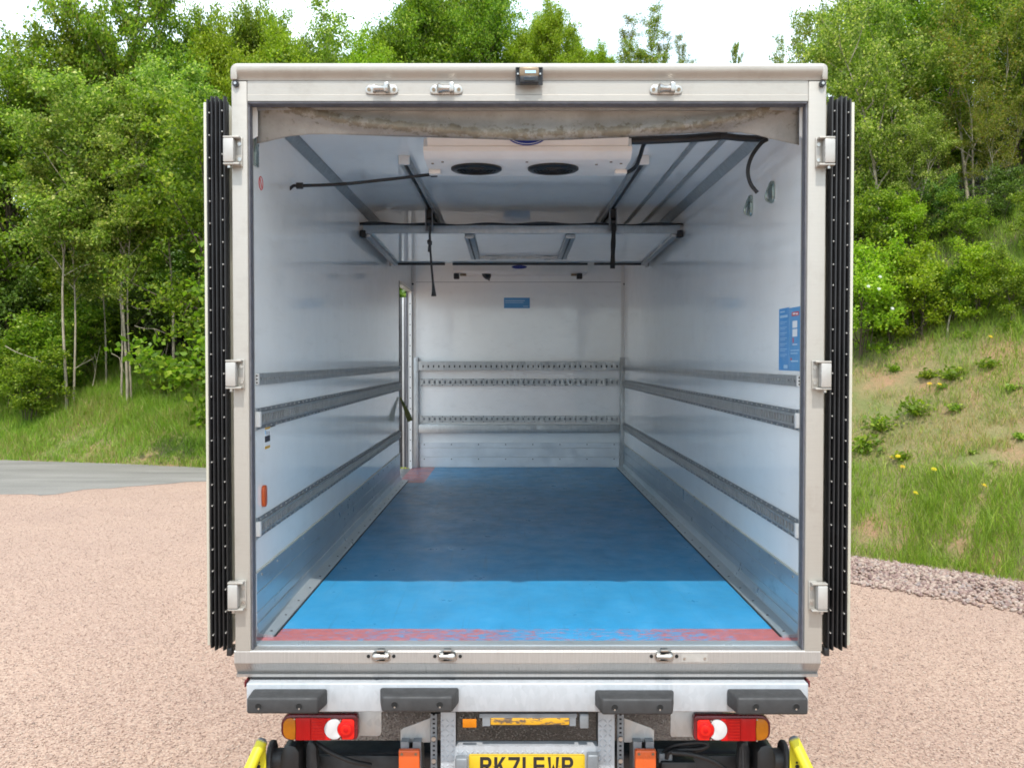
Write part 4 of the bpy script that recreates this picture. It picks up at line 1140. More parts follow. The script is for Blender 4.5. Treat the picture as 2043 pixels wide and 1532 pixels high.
def stroke_glyph(ch_, x, zb_):
    """upright plate characters, 79 mm high, 14 mm strokes"""
    H, W, S = .079, .050, .014
    m = MB(); Yt = YP - .0072; Yd = YP - .0062
    def seg(a, b):
        a, b = Vector(a), Vector(b); d = (b - a).normalized(); n_ = Vector((-d.y, d.x)) * S / 2
        m.prism([(x + q.x, zb_ + q.y) for q in (a + n_, b + n_, b - n_, a - n_)], 'y', Yt, Yd)
    def poly_(pts): m.prism([(x + p[0], zb_ + p[1]) for p in pts], 'y', Yt, Yd)
    def bowl(z0, z1, x0, x1):
        ro = (z1 - z0) / 2; cz = (z0 + z1) / 2; xs = x1 - ro * .8
        o_ = arc(xs, cz, ro * .8, ro, -90, 90, 10); i_ = arc(xs, cz, ro * .8 - S, ro - S, -90, 90, 10)
        for k in range(10): poly_([o_[k], o_[k + 1], i_[k + 1], i_[k]])
        poly_([(x0, z0), (xs, z0), (xs, z0 + S), (x0, z0 + S)]); poly_([(x0, z1 - S), (xs, z1 - S), (xs, z1), (x0, z1)])
    if ch_ in 'RPEK': poly_([(0, 0), (S, 0), (S, H), (0, H)])
    if ch_ == 'R': bowl(H * .42, H, S, W); poly_([(W * .45, H * .44), (W * .45 + S, H * .44), (W, 0), (W - S * 1.05, 0)])
    if ch_ == 'P': bowl(H * .40, H, S, W)
    if ch_ == 'E':
        for z in (0, H / 2 - S / 2, H - S): poly_([(S, z), (W * (.95 if z else 1), z), (W * (.95 if z else 1), z + S), (S, z + S)])
    if ch_ == 'K': poly_([(S, H * .34), (S, H * .56), (W - S * 1.2, H), (W, H)]); poly_([(S * 1.5, H * .52), (S * 2.2, H * .62), (W, 0), (W - S * 1.1, 0)])
    if ch_ == '7': poly_([(0, H), (W, H), (W, H - S), (0, H - S)]); poly_([(W - S, H - S), (W, H - S), (S * 1.4, 0), (S * .3, 0)])
    if ch_ == '1': poly_([(0, 0), (S, 0), (S, H), (0, H)])
    if ch_ == 'W':
        q = [(0, H), (S * .95, H), (W * .30, S * 1.3), (W * .5, H * .62), (W * .70, S * 1.3), (W - S * .95, H), (W, H), (W * .80, 0), (W * .62, 0), (W * .5, H * .36), (W * .38, 0), (W * .20, 0)]
        poly_(q)
    return m.build('plate_character', 'plate_black', plt)
gx = px0 + .048
for c_ in 'RK71 EWP':
    if c_ == ' ': gx += .033 - .011; continue
    stroke_glyph(c_, gx, pz1 - .012 - .079)
    gx += (.014 if c_ == '1' else .050) + .011
for u in (984, 1117):
    MB().cyl((xx(u, YP), YP - .0075, zz(1524, YP)), 'y', .005, .003, 10).build('plate_screw', 'plate_yellow', plt, smooth=True)
for ua, ub, v0 in ((907, 932, 1511), (1173, 1196, 1504)):
    box('plate_lamp', 'grey_steel', T, xx(ua, .0), xx(ub, .0), -.01, YP - .003, zz(1548, .0), zz(v0, .0), .008, 3)
# perforated uprights beside the bracket
for ua, ub in ((857.5, 870.5), (1233.5, 1246.5)):
    Yq = .06; x0, x1 = xx(ua, Yq), xx(ub, Yq)
    m = MB(); wv = x1 - x0
    z0, z1 = zz(1560, Yq), zz(1424, Yq)
    m.box(x0, x0 + wv * .32, Yq, Yq + .004, z0, z1).box(x1 - wv * .32, x1, Yq, Yq + .004, z0, z1)
    z = z1 - .018
    while z > z0:
        m.box(x0 + wv * .32, x1 - wv * .32, Yq + .0002, Yq + .0038, z, z + .0115); z -= .0195
    o = m.build('slotted_upright', 'grey_steel', T, fix=False)
    box('upright_back', 'hole_shade', o, x0, x1, Yq + .02, Yq + .024, z0, z1)
    for v in (1472, 1516):
        MB().cyl(((x0 + x1) / 2, Yq - .006, zz(v, Yq)), 'y', .010, .010, 8, .008).build('bolt', 'steel_bright', o)
# gussets, grey channels and orange blocks
for mir in (0, 1):
    U = (lambda u: u) if not mir else (lambda u: 2104.5 - u)
    Yg = .10
    pts = [(797, 1480), (797, 1457), (803, 1452), (857, 1432), (857, 1480)]
    MB().prism([(xx(U(p[0]), Yg), zz(p[1], Yg)) for p in pts], 'y', Yg, Yg + .006).build('gusset', 'galvanised', T)
    Yo = .05
    x0, x1 = sorted((xx(U(797), Yo), xx(U(838), Yo)))
    w = x1 - x0
    for q0, q1 in ((x0, x0 + w * .40), (x1 - w * .40, x1)):
        box('channel_flange', 'grey_steel', T, q0, q1, Yo + .002, .20, zz(1560, Yo), zz(1480, Yo))
    ob = box('orange_stop', 'orange_marker', T, *sorted((xx(U(794.5), Yo), xx(U(836.5), Yo))), Yo - .03, Yo, zz(1575, Yo), zz(1491, Yo), .006, 3)
    for u in (801, 829):
        MB().cyl((xx(U(u), Yo), Yo - .031, zz(1498, Yo)), 'y', .006, .004, 8).build('screw', 'camera_case', ob)
# yellow lift arm and tab behind the bracket
Yy = .004
x0, x1 = xx(978, Yy), xx(1137, Yy)
yb_ = MB().box(x0, x1, Yy, Yy + .05, zz(1446, Yy), zz(1432, Yy)).build('yellow_bar', 'yellow_worn', T, bevel=.004)
for q0, q1, q2, q3 in ((xx(956, Yy), xx(1152, Yy), 1431.5, 1424), (xx(962, Yy), x0 - .001, 1448, 1432), (x1 + .001, xx(1150, Yy), 1448, 1432)):
    box('bar_hanger', 'grey_steel', yb_, q0, q1, Yy + .002, Yy + .05, zz(q2, Yy), zz(q3, Yy))
MB().box(xx(1158, Yy), xx(1176, Yy), Yy, Yy + .08, zz(1453, Yy), zz(1424, Yy)).build('lift_bracket', 'grey_steel', T, bevel=.004)
MB().box(xx(922, .0), xx(950, .0), .0, .005, zz(1451, .0), zz(1434, .0)).build('amber_tab', 'amber_lens', T, bevel=.002)
# tail lift cross tube, rollers, arms, cables
tl = MB().prism(rrect(.27, .44, zz(1600, .27), zz(1501, .27), .03), 'x', xx(560, .27), xx(1545, .27)).build('lift_tube', 'dark_steel', T, smooth=40)
tag(tl, 'dark cross tube of the tail lift')
for u0, u1, mir in ((575, 795, 0), (1313, 1530, 1)):
    box('tube_shroud', 'dark_steel', tl, xx(u0, .25), xx(u1, .25), .245, .269, zz(1580, .25), zz(1506, .25), .006)
for mir in (0, 1):
    sg = -1 if not mir else 1
    U = (lambda u: u) if not mir else (lambda u: 2107.0 - u)
    Yr = .12
    zr = zz(1512, Yr)
    dv = 0 if not mir else -2
    ro = MB().cyl((xx(U(538), Yr), Yr, zr), 'x', .078, .022, 24).build('lift_roller', 'buffer_rubber', T, bevel=.006)
    MB().cyl((xx(U(550), Yr), Yr, zr), 'x', .045, .05, 20).build('roller_hub', 'dark_steel', ro, smooth=True)
    pts = [(560, 1500), (566, 1482), (578, 1477), (590, 1480), (597, 1492), (597, 1560), (560, 1560)]
    MB().prism([(xx(U(p[0]), Yr), zz(p[1], Yr)) for p in pts], 'y', Yr - .05, Yr + .12).build('lift_bracket', 'black_plastic', T, bevel=.006)
    pts = [(604, 1497), (608, 1486), (618, 1484), (625, 1494), (628, 1560), (604, 1560)]
    MB().prism([(xx(U(p[0]), Yr), zz(p[1], Yr)) for p in pts], 'y', Yr + .02, Yr + .08).build('lift_bracket', 'dark_steel', T, bevel=.005)
    # yellow arm: rolled outer edge and a flat web with holes
    Ya = .02
    X_ = lambda u: xx(U(u), Ya)
    a_, b_ = Vector((X_(518), Ya, zz(1479 + dv * 2, Ya))), Vector((X_(487), Ya - .12, zz(1555 + dv * 2, Ya)))
    ar = MB(); ar.tube([a_, a_ + (b_ - a_) * .5, b_], .024, 14)
    arm = ar.build('lift_arm', 'yellow_paint', T, smooth=50)
    MB().tube([a_ + (a_ - b_).normalized() * .014, a_ + (a_ - b_).normalized() * .006, a_ - (a_ - b_).normalized() * .004], [.012, .021, .0248], 14).build('arm_cap', 'grey_steel', arm, smooth=60)
    MB().prism([(X_(524.5), zz(1484 + dv * 2, Ya)), (X_(525), zz(1560, Ya)), (X_(494), zz(1560, Ya)), (X_(517), zz(1482 + dv * 2, Ya))], 'y', Ya + .004, Ya + .012).build('arm_web', 'yellow_paint', arm)
    for u, v in ((510, 1529), (511, 1521)):
        MB().cyl((X_(u), Ya + .003, zz(v, Ya)), 'y', .005 if v < 1525 else .009, .003, 10).build('web_hole', 'hole_shade', arm)
cb = MB(); cb.tube(spline([p3(598, 1474, .2), p3(630, 1482, .18), p3(660, 1500, .16), p3(700, 1517, .16), p3(740, 1526, .2)], 6), .011, 8)
cb.build('lift_cable', 'rubber', T, smooth=60)
cb = MB()
cb.tube(spline([p3(1322, 1502, .2), p3(1340, 1488, .18), p3(1370, 1482, .16), p3(1400, 1480, .16), p3(1412, 1486, .16), p3(1395, 1493, .15), p3(1360, 1495, .16), p3(1335, 1500, .17), p3(1330, 1512, .18)], 6), .010, 8)
cb.tube(spline([p3(1330, 1500, .2), p3(1360, 1490, .19), p3(1395, 1487, .18), p3(1407, 1490, .18), p3(1390, 1497, .18), p3(1350, 1500, .19)], 6), .008, 8)
cb.tube(spline([p3(1340, 1500, .15), p3(1380, 1504, .14), p3(1420, 1516, .14), p3(1450, 1535, .15)], 6), .011, 8)
cb.build('lift_cable', 'rubber', T, smooth=60)
hk = MB(); hk.tube(spline([p3(1484, 1560, .1), p3(1482, 1500, .1), p3(1481, 1485, .1), p3(1486, 1482, .1), p3(1491, 1485, .1)], 4), .007, 8)
hk.build('cable_hook', 'dark_steel', T, smooth=60)
box('junction_box', 'grey_steel', T, xx(1318, .18), xx(1345, .18), .18, .24, zz(1522, .18), zz(1503, .18), .004)
box('junction_box', 'black_plastic', T, xx(1322, .16), xx(1392, .16), .16, .24, zz(1560, .16), zz(1520, .16), .006)

# chassis and rear wheels (mostly in shade below)
for s_ in (-1, 1):
    box('chassis_rail', 'dark_steel', T, XC + s_ * .39 - .035, XC + s_ * .39 + .035, .36, YF, .66, .88)
    for q in range(2):
        xw = XC + s_ * (.66 + .30 * q)
        wh = MB()
        rp = [(.25, -.10), (.30, -.13), (.40, -.13), (.435, -.10), (.44, 0), (.435, .10), (.40, .13), (.30, .13), (.25, .10)]
        n = 40; vs_, fs_ = [], []
        for r_, dx in rp:
            for k in range(n):
                a = 2 * math.pi * k / n
                vs_.append((xw + dx, 2.55 + r_ * math.cos(a), .44 + r_ * math.sin(a)))
        for i in range(len(rp) - 1):
            for k in range(n): fs_.append((i * n + k, i * n + (k + 1) % n, (i + 1) * n + (k + 1) % n, (i + 1) * n + k))
        wh.add(vs_, fs_)
        w_ = wh.build('wheel', 'rubber', T, smooth=40)
        MB().cyl((xw, 2.55, .44), 'x', .25, .12, 28).build('wheel_rim', 'grey_steel', w_, bevel=.01)
MB().cyl((XC, 2.55, .44), 'x', .08, 1.5, 12).build('axle', 'dark_steel', T, smooth=True)
for y_ in (.9, 1.8, 3.4, 4.6, 5.8):
    box('floor_bearer', 'galvanised', T, XL - .02, XR + .02, y_, y_ + .06, .885, FZ - .085)
box('mudguard', 'black_plastic', T, XC - 1.15, XC - .5, 1.98, 2.01, .35, .9, .004)
box('mudguard', 'black_plastic', T, XC + .5, XC + 1.15, 1.98, 2.01, .35, .9, .004)

# ------------------------------------------------------------------ the ground
g = MB(); S_ = 500
g.add([(-S_, -S_, 0), (S_, -S_, 0), (S_, S_, 0), (-S_, S_, 0)], [(0, 1, 2, 3)])
ground = g.build('ground', 'gravel', None)
tag(ground, 'pinkish gravel yard', kind='structure')

# edge of the grass bank: from far left, behind the truck, to the near right
EP = [(-80, 36), (-50, 30), (-30, 26), (-18, 23.8), (-11.7, 22.4), (-6.4, 20.7), (-2.2, 17.7), (1.0, 14.5), (3.9, 11.4), (5.25, 10.0), (7.6, 7.2), (10, 3.4), (11.6, -2), (12.4, -10), (12.8, -22)]
ES = [Vector((p[0], p[1] + CY, 0)) for p in EP]
cv = spline(ES, 10)
E = np.array([(p.x, p.y) for p in cv])
dE = np.gradient(E, axis=0); dE /= np.linalg.norm(dE, axis=1)[:, None]
NRM = np.stack([-dE[:, 1], dE[:, 0]], 1)          # left of travel = away from the yard
SL = np.concatenate(([0], np.cumsum(np.linalg.norm(np.diff(E, axis=0), axis=1))))
def pnoise(x, y, f=1.0, seed=0):
    return (np.sin(x * 1.7 * f + seed) * np.cos(y * 1.3 * f + seed * 1.7) + np.sin((x * .9 + y * 1.9) * f * 1.31 + 2.1 + seed) * .7 + np.sin((x * 2.9 - y * 2.3) * f * 1.13 + 4.2 + seed * .6) * .45) / 2.15
def bank_h(x, y, n):
    right = np.clip((x + 4.0) / 7.0, 0, 1)
    s = .40 + .36 * right
    n1 = 9.0 - 2.6 * right
    h = np.where(n < n1, s * n, s * n1 + (n - n1) * (.30 + .04 * right))
    h = np.where(n > 26, s * n1 + (26 - n1) * (.30 + .04 * right) + (n - 26) * .03, h)
    h = np.where(n < .35, h * np.clip(n / .35, 0, 1) * .8 + h * .2, h)
    return h + np.where(n > .3, .09 * pnoise(x, y, .8) + .04 * pnoise(x, y, 2.3, 3), 0) * np.clip(n, 0, 1.2)
ns = np.concatenate((np.linspace(-.06, .6, 4), np.linspace(.9, 9, 28), np.linspace(10, 30, 18), np.linspace(34, 80, 8)))
i_s = np.linspace(0, len(E) - 1, 210)
EE = np.stack([np.interp(i_s, np.arange(len(E)), E[:, k]) for k in (0, 1)], 1)
NN = np.stack([np.interp(i_s, np.arange(len(E)), NRM[:, k]) for k in (0, 1)], 1)
wob = .10 * np.sin(i_s * 1.3) + .07 * np.sin(i_s * 3.1 + 1)
P = EE[:, None, :] + NN[:, None, :] * (ns[None, :, None] + (wob[:, None] * np.clip(1 - ns / 2, 0, 1)[None, :])[..., None])
Hh = bank_h(P[..., 0], P[..., 1], np.maximum(ns, 0)[None, :] + 0 * P[..., 0])
Hh[:, 0] = -.03
V = np.concatenate((P, Hh[..., None]), 2).reshape(-1, 3)
nn_ = len(ns); idx = np.arange(len(i_s) * nn_).reshape(len(i_s), nn_)
F = np.stack((idx[:-1, :-1], idx[1:, :-1], idx[1:, 1:], idx[:-1, 1:]), -1).reshape(-1, 4)[:, ::-1]
me = np_mesh('bank', V, F, 4, 'bank_soil', smooth=True)
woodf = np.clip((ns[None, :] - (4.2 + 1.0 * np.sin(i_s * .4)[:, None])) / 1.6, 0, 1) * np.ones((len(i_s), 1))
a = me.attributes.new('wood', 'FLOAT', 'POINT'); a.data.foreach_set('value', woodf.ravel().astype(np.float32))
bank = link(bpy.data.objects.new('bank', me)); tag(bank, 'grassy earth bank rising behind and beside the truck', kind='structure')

def sn_of(x, y):
    d = (E[:, 0] - x) ** 2 + (E[:, 1] - y) ** 2
    i = int(np.argmin(d))
    n = (x - E[i, 0]) * NRM[i, 0] + (y - E[i, 1]) * NRM[i, 1]
    return i, float(n)
def gz(x, y):
    i, n = sn_of(x, y)
    if n <= 0: return 0.0
    return float(bank_h(np.array([x]), np.array([y]), np.array([n]))[0])

# asphalt road crossing behind the truck on the left
def ground_at(u, v): return atZ(u, v, 0.0)
pts_n = [(-80, 30 + CY), (-40, 22.5 + CY), (-20, 18.6 + CY)] + [ground_at(u, v) for u, v in ((0, 986), (130, 979), (260, 971), (415, 960))] + [(-3.4, 18.7 + CY), (-1.2, 17.3 + CY)]
cvn = spline([Vector((p[0], p[1], 0)) for p in pts_n], 8)
rd, rf = [], []
xs_r = np.concatenate((np.linspace(-80, -14, 20), np.linspace(-13.6, -1.4, 60)))
yn_ = np.interp(xs_r, [p.x for p in cvn], [p.y for p in cvn]); yf_ = np.interp(xs_r, E[:, 0], E[:, 1])
for k in range(len(xs_r)):
    w = .05 * math.sin(k * 1.7) + .04 * math.sin(k * 3.3)
    rd += [(xs_r[k], min(yn_[k] + w, yf_[k] - .05), .004), (xs_r[k], yf_[k] + .03, .004)]
for k in range(len(xs_r) - 1):
    rf.append((2 * k, 2 * k + 2, 2 * k + 3, 2 * k + 1))
ro_ = MB(); ro_.add(rd, rf)
tag(ro_.build('road', 'asphalt', None), 'grey asphalt road between the gravel and the left bank', kind='structure')

# ------------------------------------------------------------------ loose stones
def blobs(C, r, base_v, base_f, flat=(.6, 1.0)):
    """scatter jittered copies of a small solid"""
    n, nv = len(C), len(base_v)
    B = np.asarray(base_v)
    j = B[None] * (1 + rng.uniform(-.32, .32, (n, nv, 1)))
    sc = r[:, None, None] * np.stack((rng.uniform(.7, 1.3, n), rng.uniform(.7, 1.3, n), rng.uniform(*flat, n)), 1)[:, None, :]
    j = j * sc
    a = rng.uniform(0, 2 * math.pi, n); c, s = np.cos(a)[:, None], np.sin(a)[:, None]
    x = j[..., 0] * c - j[..., 1] * s; y = j[..., 0] * s + j[..., 1] * c
    t = rng.uniform(-.5, .5, n); ct, st_ = np.cos(t)[:, None], np.sin(t)[:, None]
    x2 = x * ct - j[..., 2] * st_; z2 = x * st_ + j[..., 2] * ct
    Vv = np.stack((x2, y, z2), -1) + C[:, None, :]
    Ff = np.asarray(base_f)[None] + (np.arange(n) * nv)[:, None, None]
    return Vv.reshape(-1, 3), Ff.reshape(-1, np.asarray(base_f).shape[1])
octv = [(1, 0, 0), (-1, 0, 0), (0, 1, 0), (0, -1, 0), (0, 0, 1), (0, 0, -1)]
octf = [(0, 2, 4), (2, 1, 4), (1, 3, 4), (3, 0, 4), (2, 0, 5), (1, 2, 5), (3, 1, 5), (0, 3, 5)]
bm_ = bmesh.new(); bmesh.ops.create_icosphere(bm_, subdivisions=1, radius=1)
icov = [tuple(v.co) for v in bm_.verts]; icof = [tuple(v.index for v in f.verts) for f in bm_.faces]; bm_.free()
# fine gravel in the field of view (depth from the camera, thinning with distance)
N = 115000
dep = 4.6 + (17.5 - 4.6) * rng.random(N) ** 1.35
lat = rng.uniform(-.64, .64, N) * dep
x = lat; y = dep + CY
keep = ~((np.abs(x - XC) < 1.0) & (y > 3.2))
x, y = x[keep], y[keep]
i_near = np.argmin((E[None, :, 0] - x[:, None]) ** 2 + (E[None, :, 1] - y[:, None]) ** 2, 1) if False else None
nq = np.empty(len(x))
for k0 in range(0, len(x), 20000):
    xs, ys = x[k0:k0 + 20000], y[k0:k0 + 20000]
    ii = np.argmin((E[None, :, 0] - xs[:, None]) ** 2 + (E[None, :, 1] - ys[:, None]) ** 2, 1)
    nq[k0:k0 + 20000] = (xs - E[ii, 0]) * NRM[ii, 0] + (ys - E[ii, 1]) * NRM[ii, 1]
rx = np.array([p.x for p in cvn]); ry = np.array([p.y for p in cvn])
on_road = (x < 0) & (y > np.interp(x, rx, ry) + .12 * rng.standard_normal(len(x))) & (rng.random(len(x)) > .05)
k_ = (nq < -.05) & ~on_road
x, y = x[k_], y[k_]
C_ = np.stack((x, y, rng.uniform(0, .004, len(x))), 1)
Vv, Ff = blobs(C_, rng.uniform(.0045, .0095, len(x)), octv, octf, (.45, .8))
gp = link(bpy.data.objects.new('gravel', np_mesh('gravel', Vv, Ff, 3, 'gravel_pebbles')))
tag(gp, 'loose pinkish gravel chips over the yard', 'gravel', kind='stuff')
# band of larger pale stones along the foot of the right bank
ss = np.where((E[:, 0] > 1.5) & (E[:, 1] > -3))[0]
N = 15000
si = rng.uniform(ss[0], ss[-1], N); nb = -1.30 * rng.random(N) ** .9 + rng.normal(0, .06, N) + .06
x = np.interp(si, np.arange(len(E)), E[:, 0]) + np.interp(si, np.arange(len(E)), NRM[:, 0]) * nb
y = np.interp(si, np.arange(len(E)), E[:, 1]) + np.interp(si, np.arange(len(E)), NRM[:, 1]) * nb
C_ = np.stack((x, y, .012 + .05 * np.clip(1 - np.abs(nb + .55) / .75, 0, 1) * rng.uniform(.3, 1, N)), 1)
Vv, Ff = blobs(C_, rng.uniform(.010, .029, N), icov, icof, (.5, .9))
sp_ = link(bpy.data.objects.new('edge_stones', np_mesh('edge_stones', Vv, Ff, 3, 'edge_stones')))
tag(sp_, 'band of larger pale stones at the foot of the right bank', 'stones', kind='stuff')
heap = MB()
m_ = 40; pv = []
for k in range(m_ + 1):
    f = ss[0] + (ss[-1] - ss[0]) * k / m_
    ex, ey = np.interp(f, np.arange(len(E)), E[:, 0]), np.interp(f, np.arange(len(E)), E[:, 1]); nx, ny = np.interp(f, np.arange(len(E)), NRM[:, 0]), np.interp(f, np.arange(len(E)), NRM[:, 1])
    for nb_, hz in ((-1.25, .003), (-.85, .018), (-.4, .028), (.05, .02), (.2, -.02)):
        pv.append((ex + nx * nb_, ey + ny * nb_, hz))
pf = [(5 * k + j, 5 * k + 5 + j, 5 * k + 6 + j, 5 * k + 1 + j) for k in range(m_) for j in range(4)]
heap.add(pv, pf)
tag(heap.build('stone_verge', 'gravel', None, smooth=True), 'low stony verge under the loose stones', kind='structure')

# ------------------------------------------------------------------ grass
def make_grass(name, label, s0, s1, n0, n1, N, hfun, colfun, width, dens=None):
    si = rng.uniform(s0, s1, N); nb = rng.uniform(n0, n1, N)
    x = np.interp(si, np.arange(len(E)), E[:, 0]) + np.interp(si, np.arange(len(E)), NRM[:, 0]) * nb
    y = np.interp(si, np.arange(len(E)), E[:, 1]) + np.interp(si, np.arange(len(E)), NRM[:, 1]) * nb
    x += rng.normal(0, .05, N); y += rng.normal(0, .05, N)
    if dens is not None:
        k = rng.random(N) < dens(x, y, nb)
        x, y, nb = x[k], y[k], nb[k]
    N = len(x)
    z = bank_h(x, y, np.maximum(nb, 0)) - .02
    h = hfun(x, y, nb) * rng.uniform(.55, 1.25, N)
    col = colfun(x, y, nb)
    a = rng.uniform(0, 2 * math.pi, N); lean = rng.uniform(.1, 1.0, N) * h
    la = rng.uniform(0, 2 * math.pi, N)
    w = width * rng.uniform(.6, 1.4, N)
    wx, wy = np.cos(a) * w / 2, np.sin(a) * w / 2
    lx, ly = np.cos(la) * lean, np.sin(la) * lean
    b = np.stack((x, y, z), 1)
    v0 = b + np.stack((-wx, -wy, 0 * z), 1); v1 = b + np.stack((wx, wy, 0 * z), 1)
    m = b + np.stack((lx * .35, ly * .35, h * .6), 1)
    v2 = m + np.stack((wx * .75, wy * .75, 0 * z), 1); v3 = m - np.stack((wx * .75, wy * .75, 0 * z), 1)
    v4 = b + np.stack((lx, ly, h), 1)
    V = np.stack((v0, v1, v2, v3, v4), 1).reshape(-1, 3)
    o = (np.arange(N) * 5)[:, None]
    q = np.concatenate((o + 0, o + 1, o + 2, o + 3, o + 3, o + 2, o + 4), 1).ravel()
    sizes = np.tile([4, 3], N)
    me = np_mesh(name, V, q, sizes, 'grass_blade')
    at = me.attributes.new('Col', 'FLOAT_COLOR', 'POINT')
    cc = np.repeat(np.concatenate((col, np.ones((N, 1))), 1), 5, 0).astype(np.float32)
    at.data.foreach_set('color', cc.ravel())
    ob = link(bpy.data.objects.new(name, me)); tag(ob, label, 'grass', kind='stuff')
    return ob
GREEN = np.array([[.165, .265, .024], [.225, .33, .032], [.30, .375, .05], [.20, .285, .045]])
DRY = np.array([[.42, .30, .145], [.38, .27, .12], [.46, .34, .18], [.30, .28, .09]])
def pick(tab, n): return tab[rng.integers(0, len(tab), n)] * rng.uniform(.8, 1.2, (n, 1))
def si_of_x(xv):
    return float(np.interp(xv, E[:, 0], np.arange(len(E))))
def dryness(x, y, nb):
    # the middle of the right slope is parched, its foot and its top are lush
    mid = np.exp(-((nb - 2.15) / .95) ** 2)
    return np.clip(mid * .80 + .50 * pnoise(x, y, 1.9, 5) * (.20 + mid) - .08, 0, 1)
def rcol(x, y, nb):
    d = dryness(x, y, nb); k = rng.random(len(x)) < d * .75
    c = pick(GREEN, len(x)); c[k] = pick(DRY, k.sum()); return c
def rh(x, y, nb):
    d = dryness(x, y, nb)
    tuft = np.clip(pnoise(x, y, 5.3, 6) + .4 * pnoise(x, y, 11, 3) - .15, 0, 1)
    return np.where(nb < 1.2, .17, .10) * (1 - .3 * d) + .10 * tuft + .12 * np.clip((nb - 3.2) / 1.0, 0, 1)
def rd_(x, y, nb):
    bare = pnoise(x, y, 1.35, 9) + .5 * pnoise(x, y, 4.1, 2)
    return np.where((nb > 1.2) & (nb < 3.5) & (bare > .40), .10, np.where((nb > 1.2) & (nb < 3.3), .85, 1.0)) * np.where(nb > 4.8, .6, 1)
make_grass('bank_grass', 'grass and dry stalks on the right bank', si_of_x(2.2), si_of_x(10.3), -.02, 6.5, 200000, rh, rcol, .0060, rd_)
def lcol(x, y, nb):
    c = pick(GREEN, len(x)); k = rng.random(len(x)) < np.clip(.20 + .30 * pnoise(x, y, 1.2, 4), 0, 1); c[k] = pick(DRY, k.sum())
    return c * np.array([[.92, 1.02, .9]])
def lh(x, y, nb): return np.maximum(.08, .13 + .20 * np.clip(nb / 2.4, 0, 1) + .13 * pnoise(x, y, 1.1, 8) + .06 * pnoise(x, y, 3.3, 1))
make_grass('bank_grass', 'grass on the bank behind the truck body', si_of_x(-2.5), si_of_x(2.2), -.03, 5.5, 26000, lambda x, y, nb: .2 + .06 * pnoise(x, y, 1.1, 8), lcol, .012)
make_grass('bank_grass', 'long green grass on the left bank along the road', si_of_x(-19), si_of_x(-2.5), -.03, 5.5, 120000, lh, lcol, .0105)

# ------------------------------------------------------------------ trees
def leaf_cloud(C, size, up=.6, aspect=.62, rnd=None):
    rg = rnd or rng
    n = len(C)
    nrm = rg.normal(size=(n, 3)); nrm /= np.linalg.norm(nrm, axis=1)[:, None]
    nrm[:, 2] += up; nrm /= np.linalg.norm(nrm, axis=1)[:, None]
    t = rg.normal(size=(n, 3)); t -= nrm * (t * nrm).sum(1)[:, None]; t /= np.linalg.norm(t, axis=1)[:, None]
    bt = np.cross(nrm, t)
    L = (size * 1.12 * rg.uniform(.6, 1.3, n))[:, None]
    v0 = C - t * L * .5; v2 = C + t * L * .5
    v1 = C + bt * L * aspect * .5 + nrm * L * .10 - t * L * .06; v3 = C - bt * L * aspect * .5 + nrm * L * .10 - t * L * .06
    V = np.stack((v0, v1, v2, v3), 1).reshape(-1, 3)
    return V, np.arange(4 * n, dtype=np.int32)
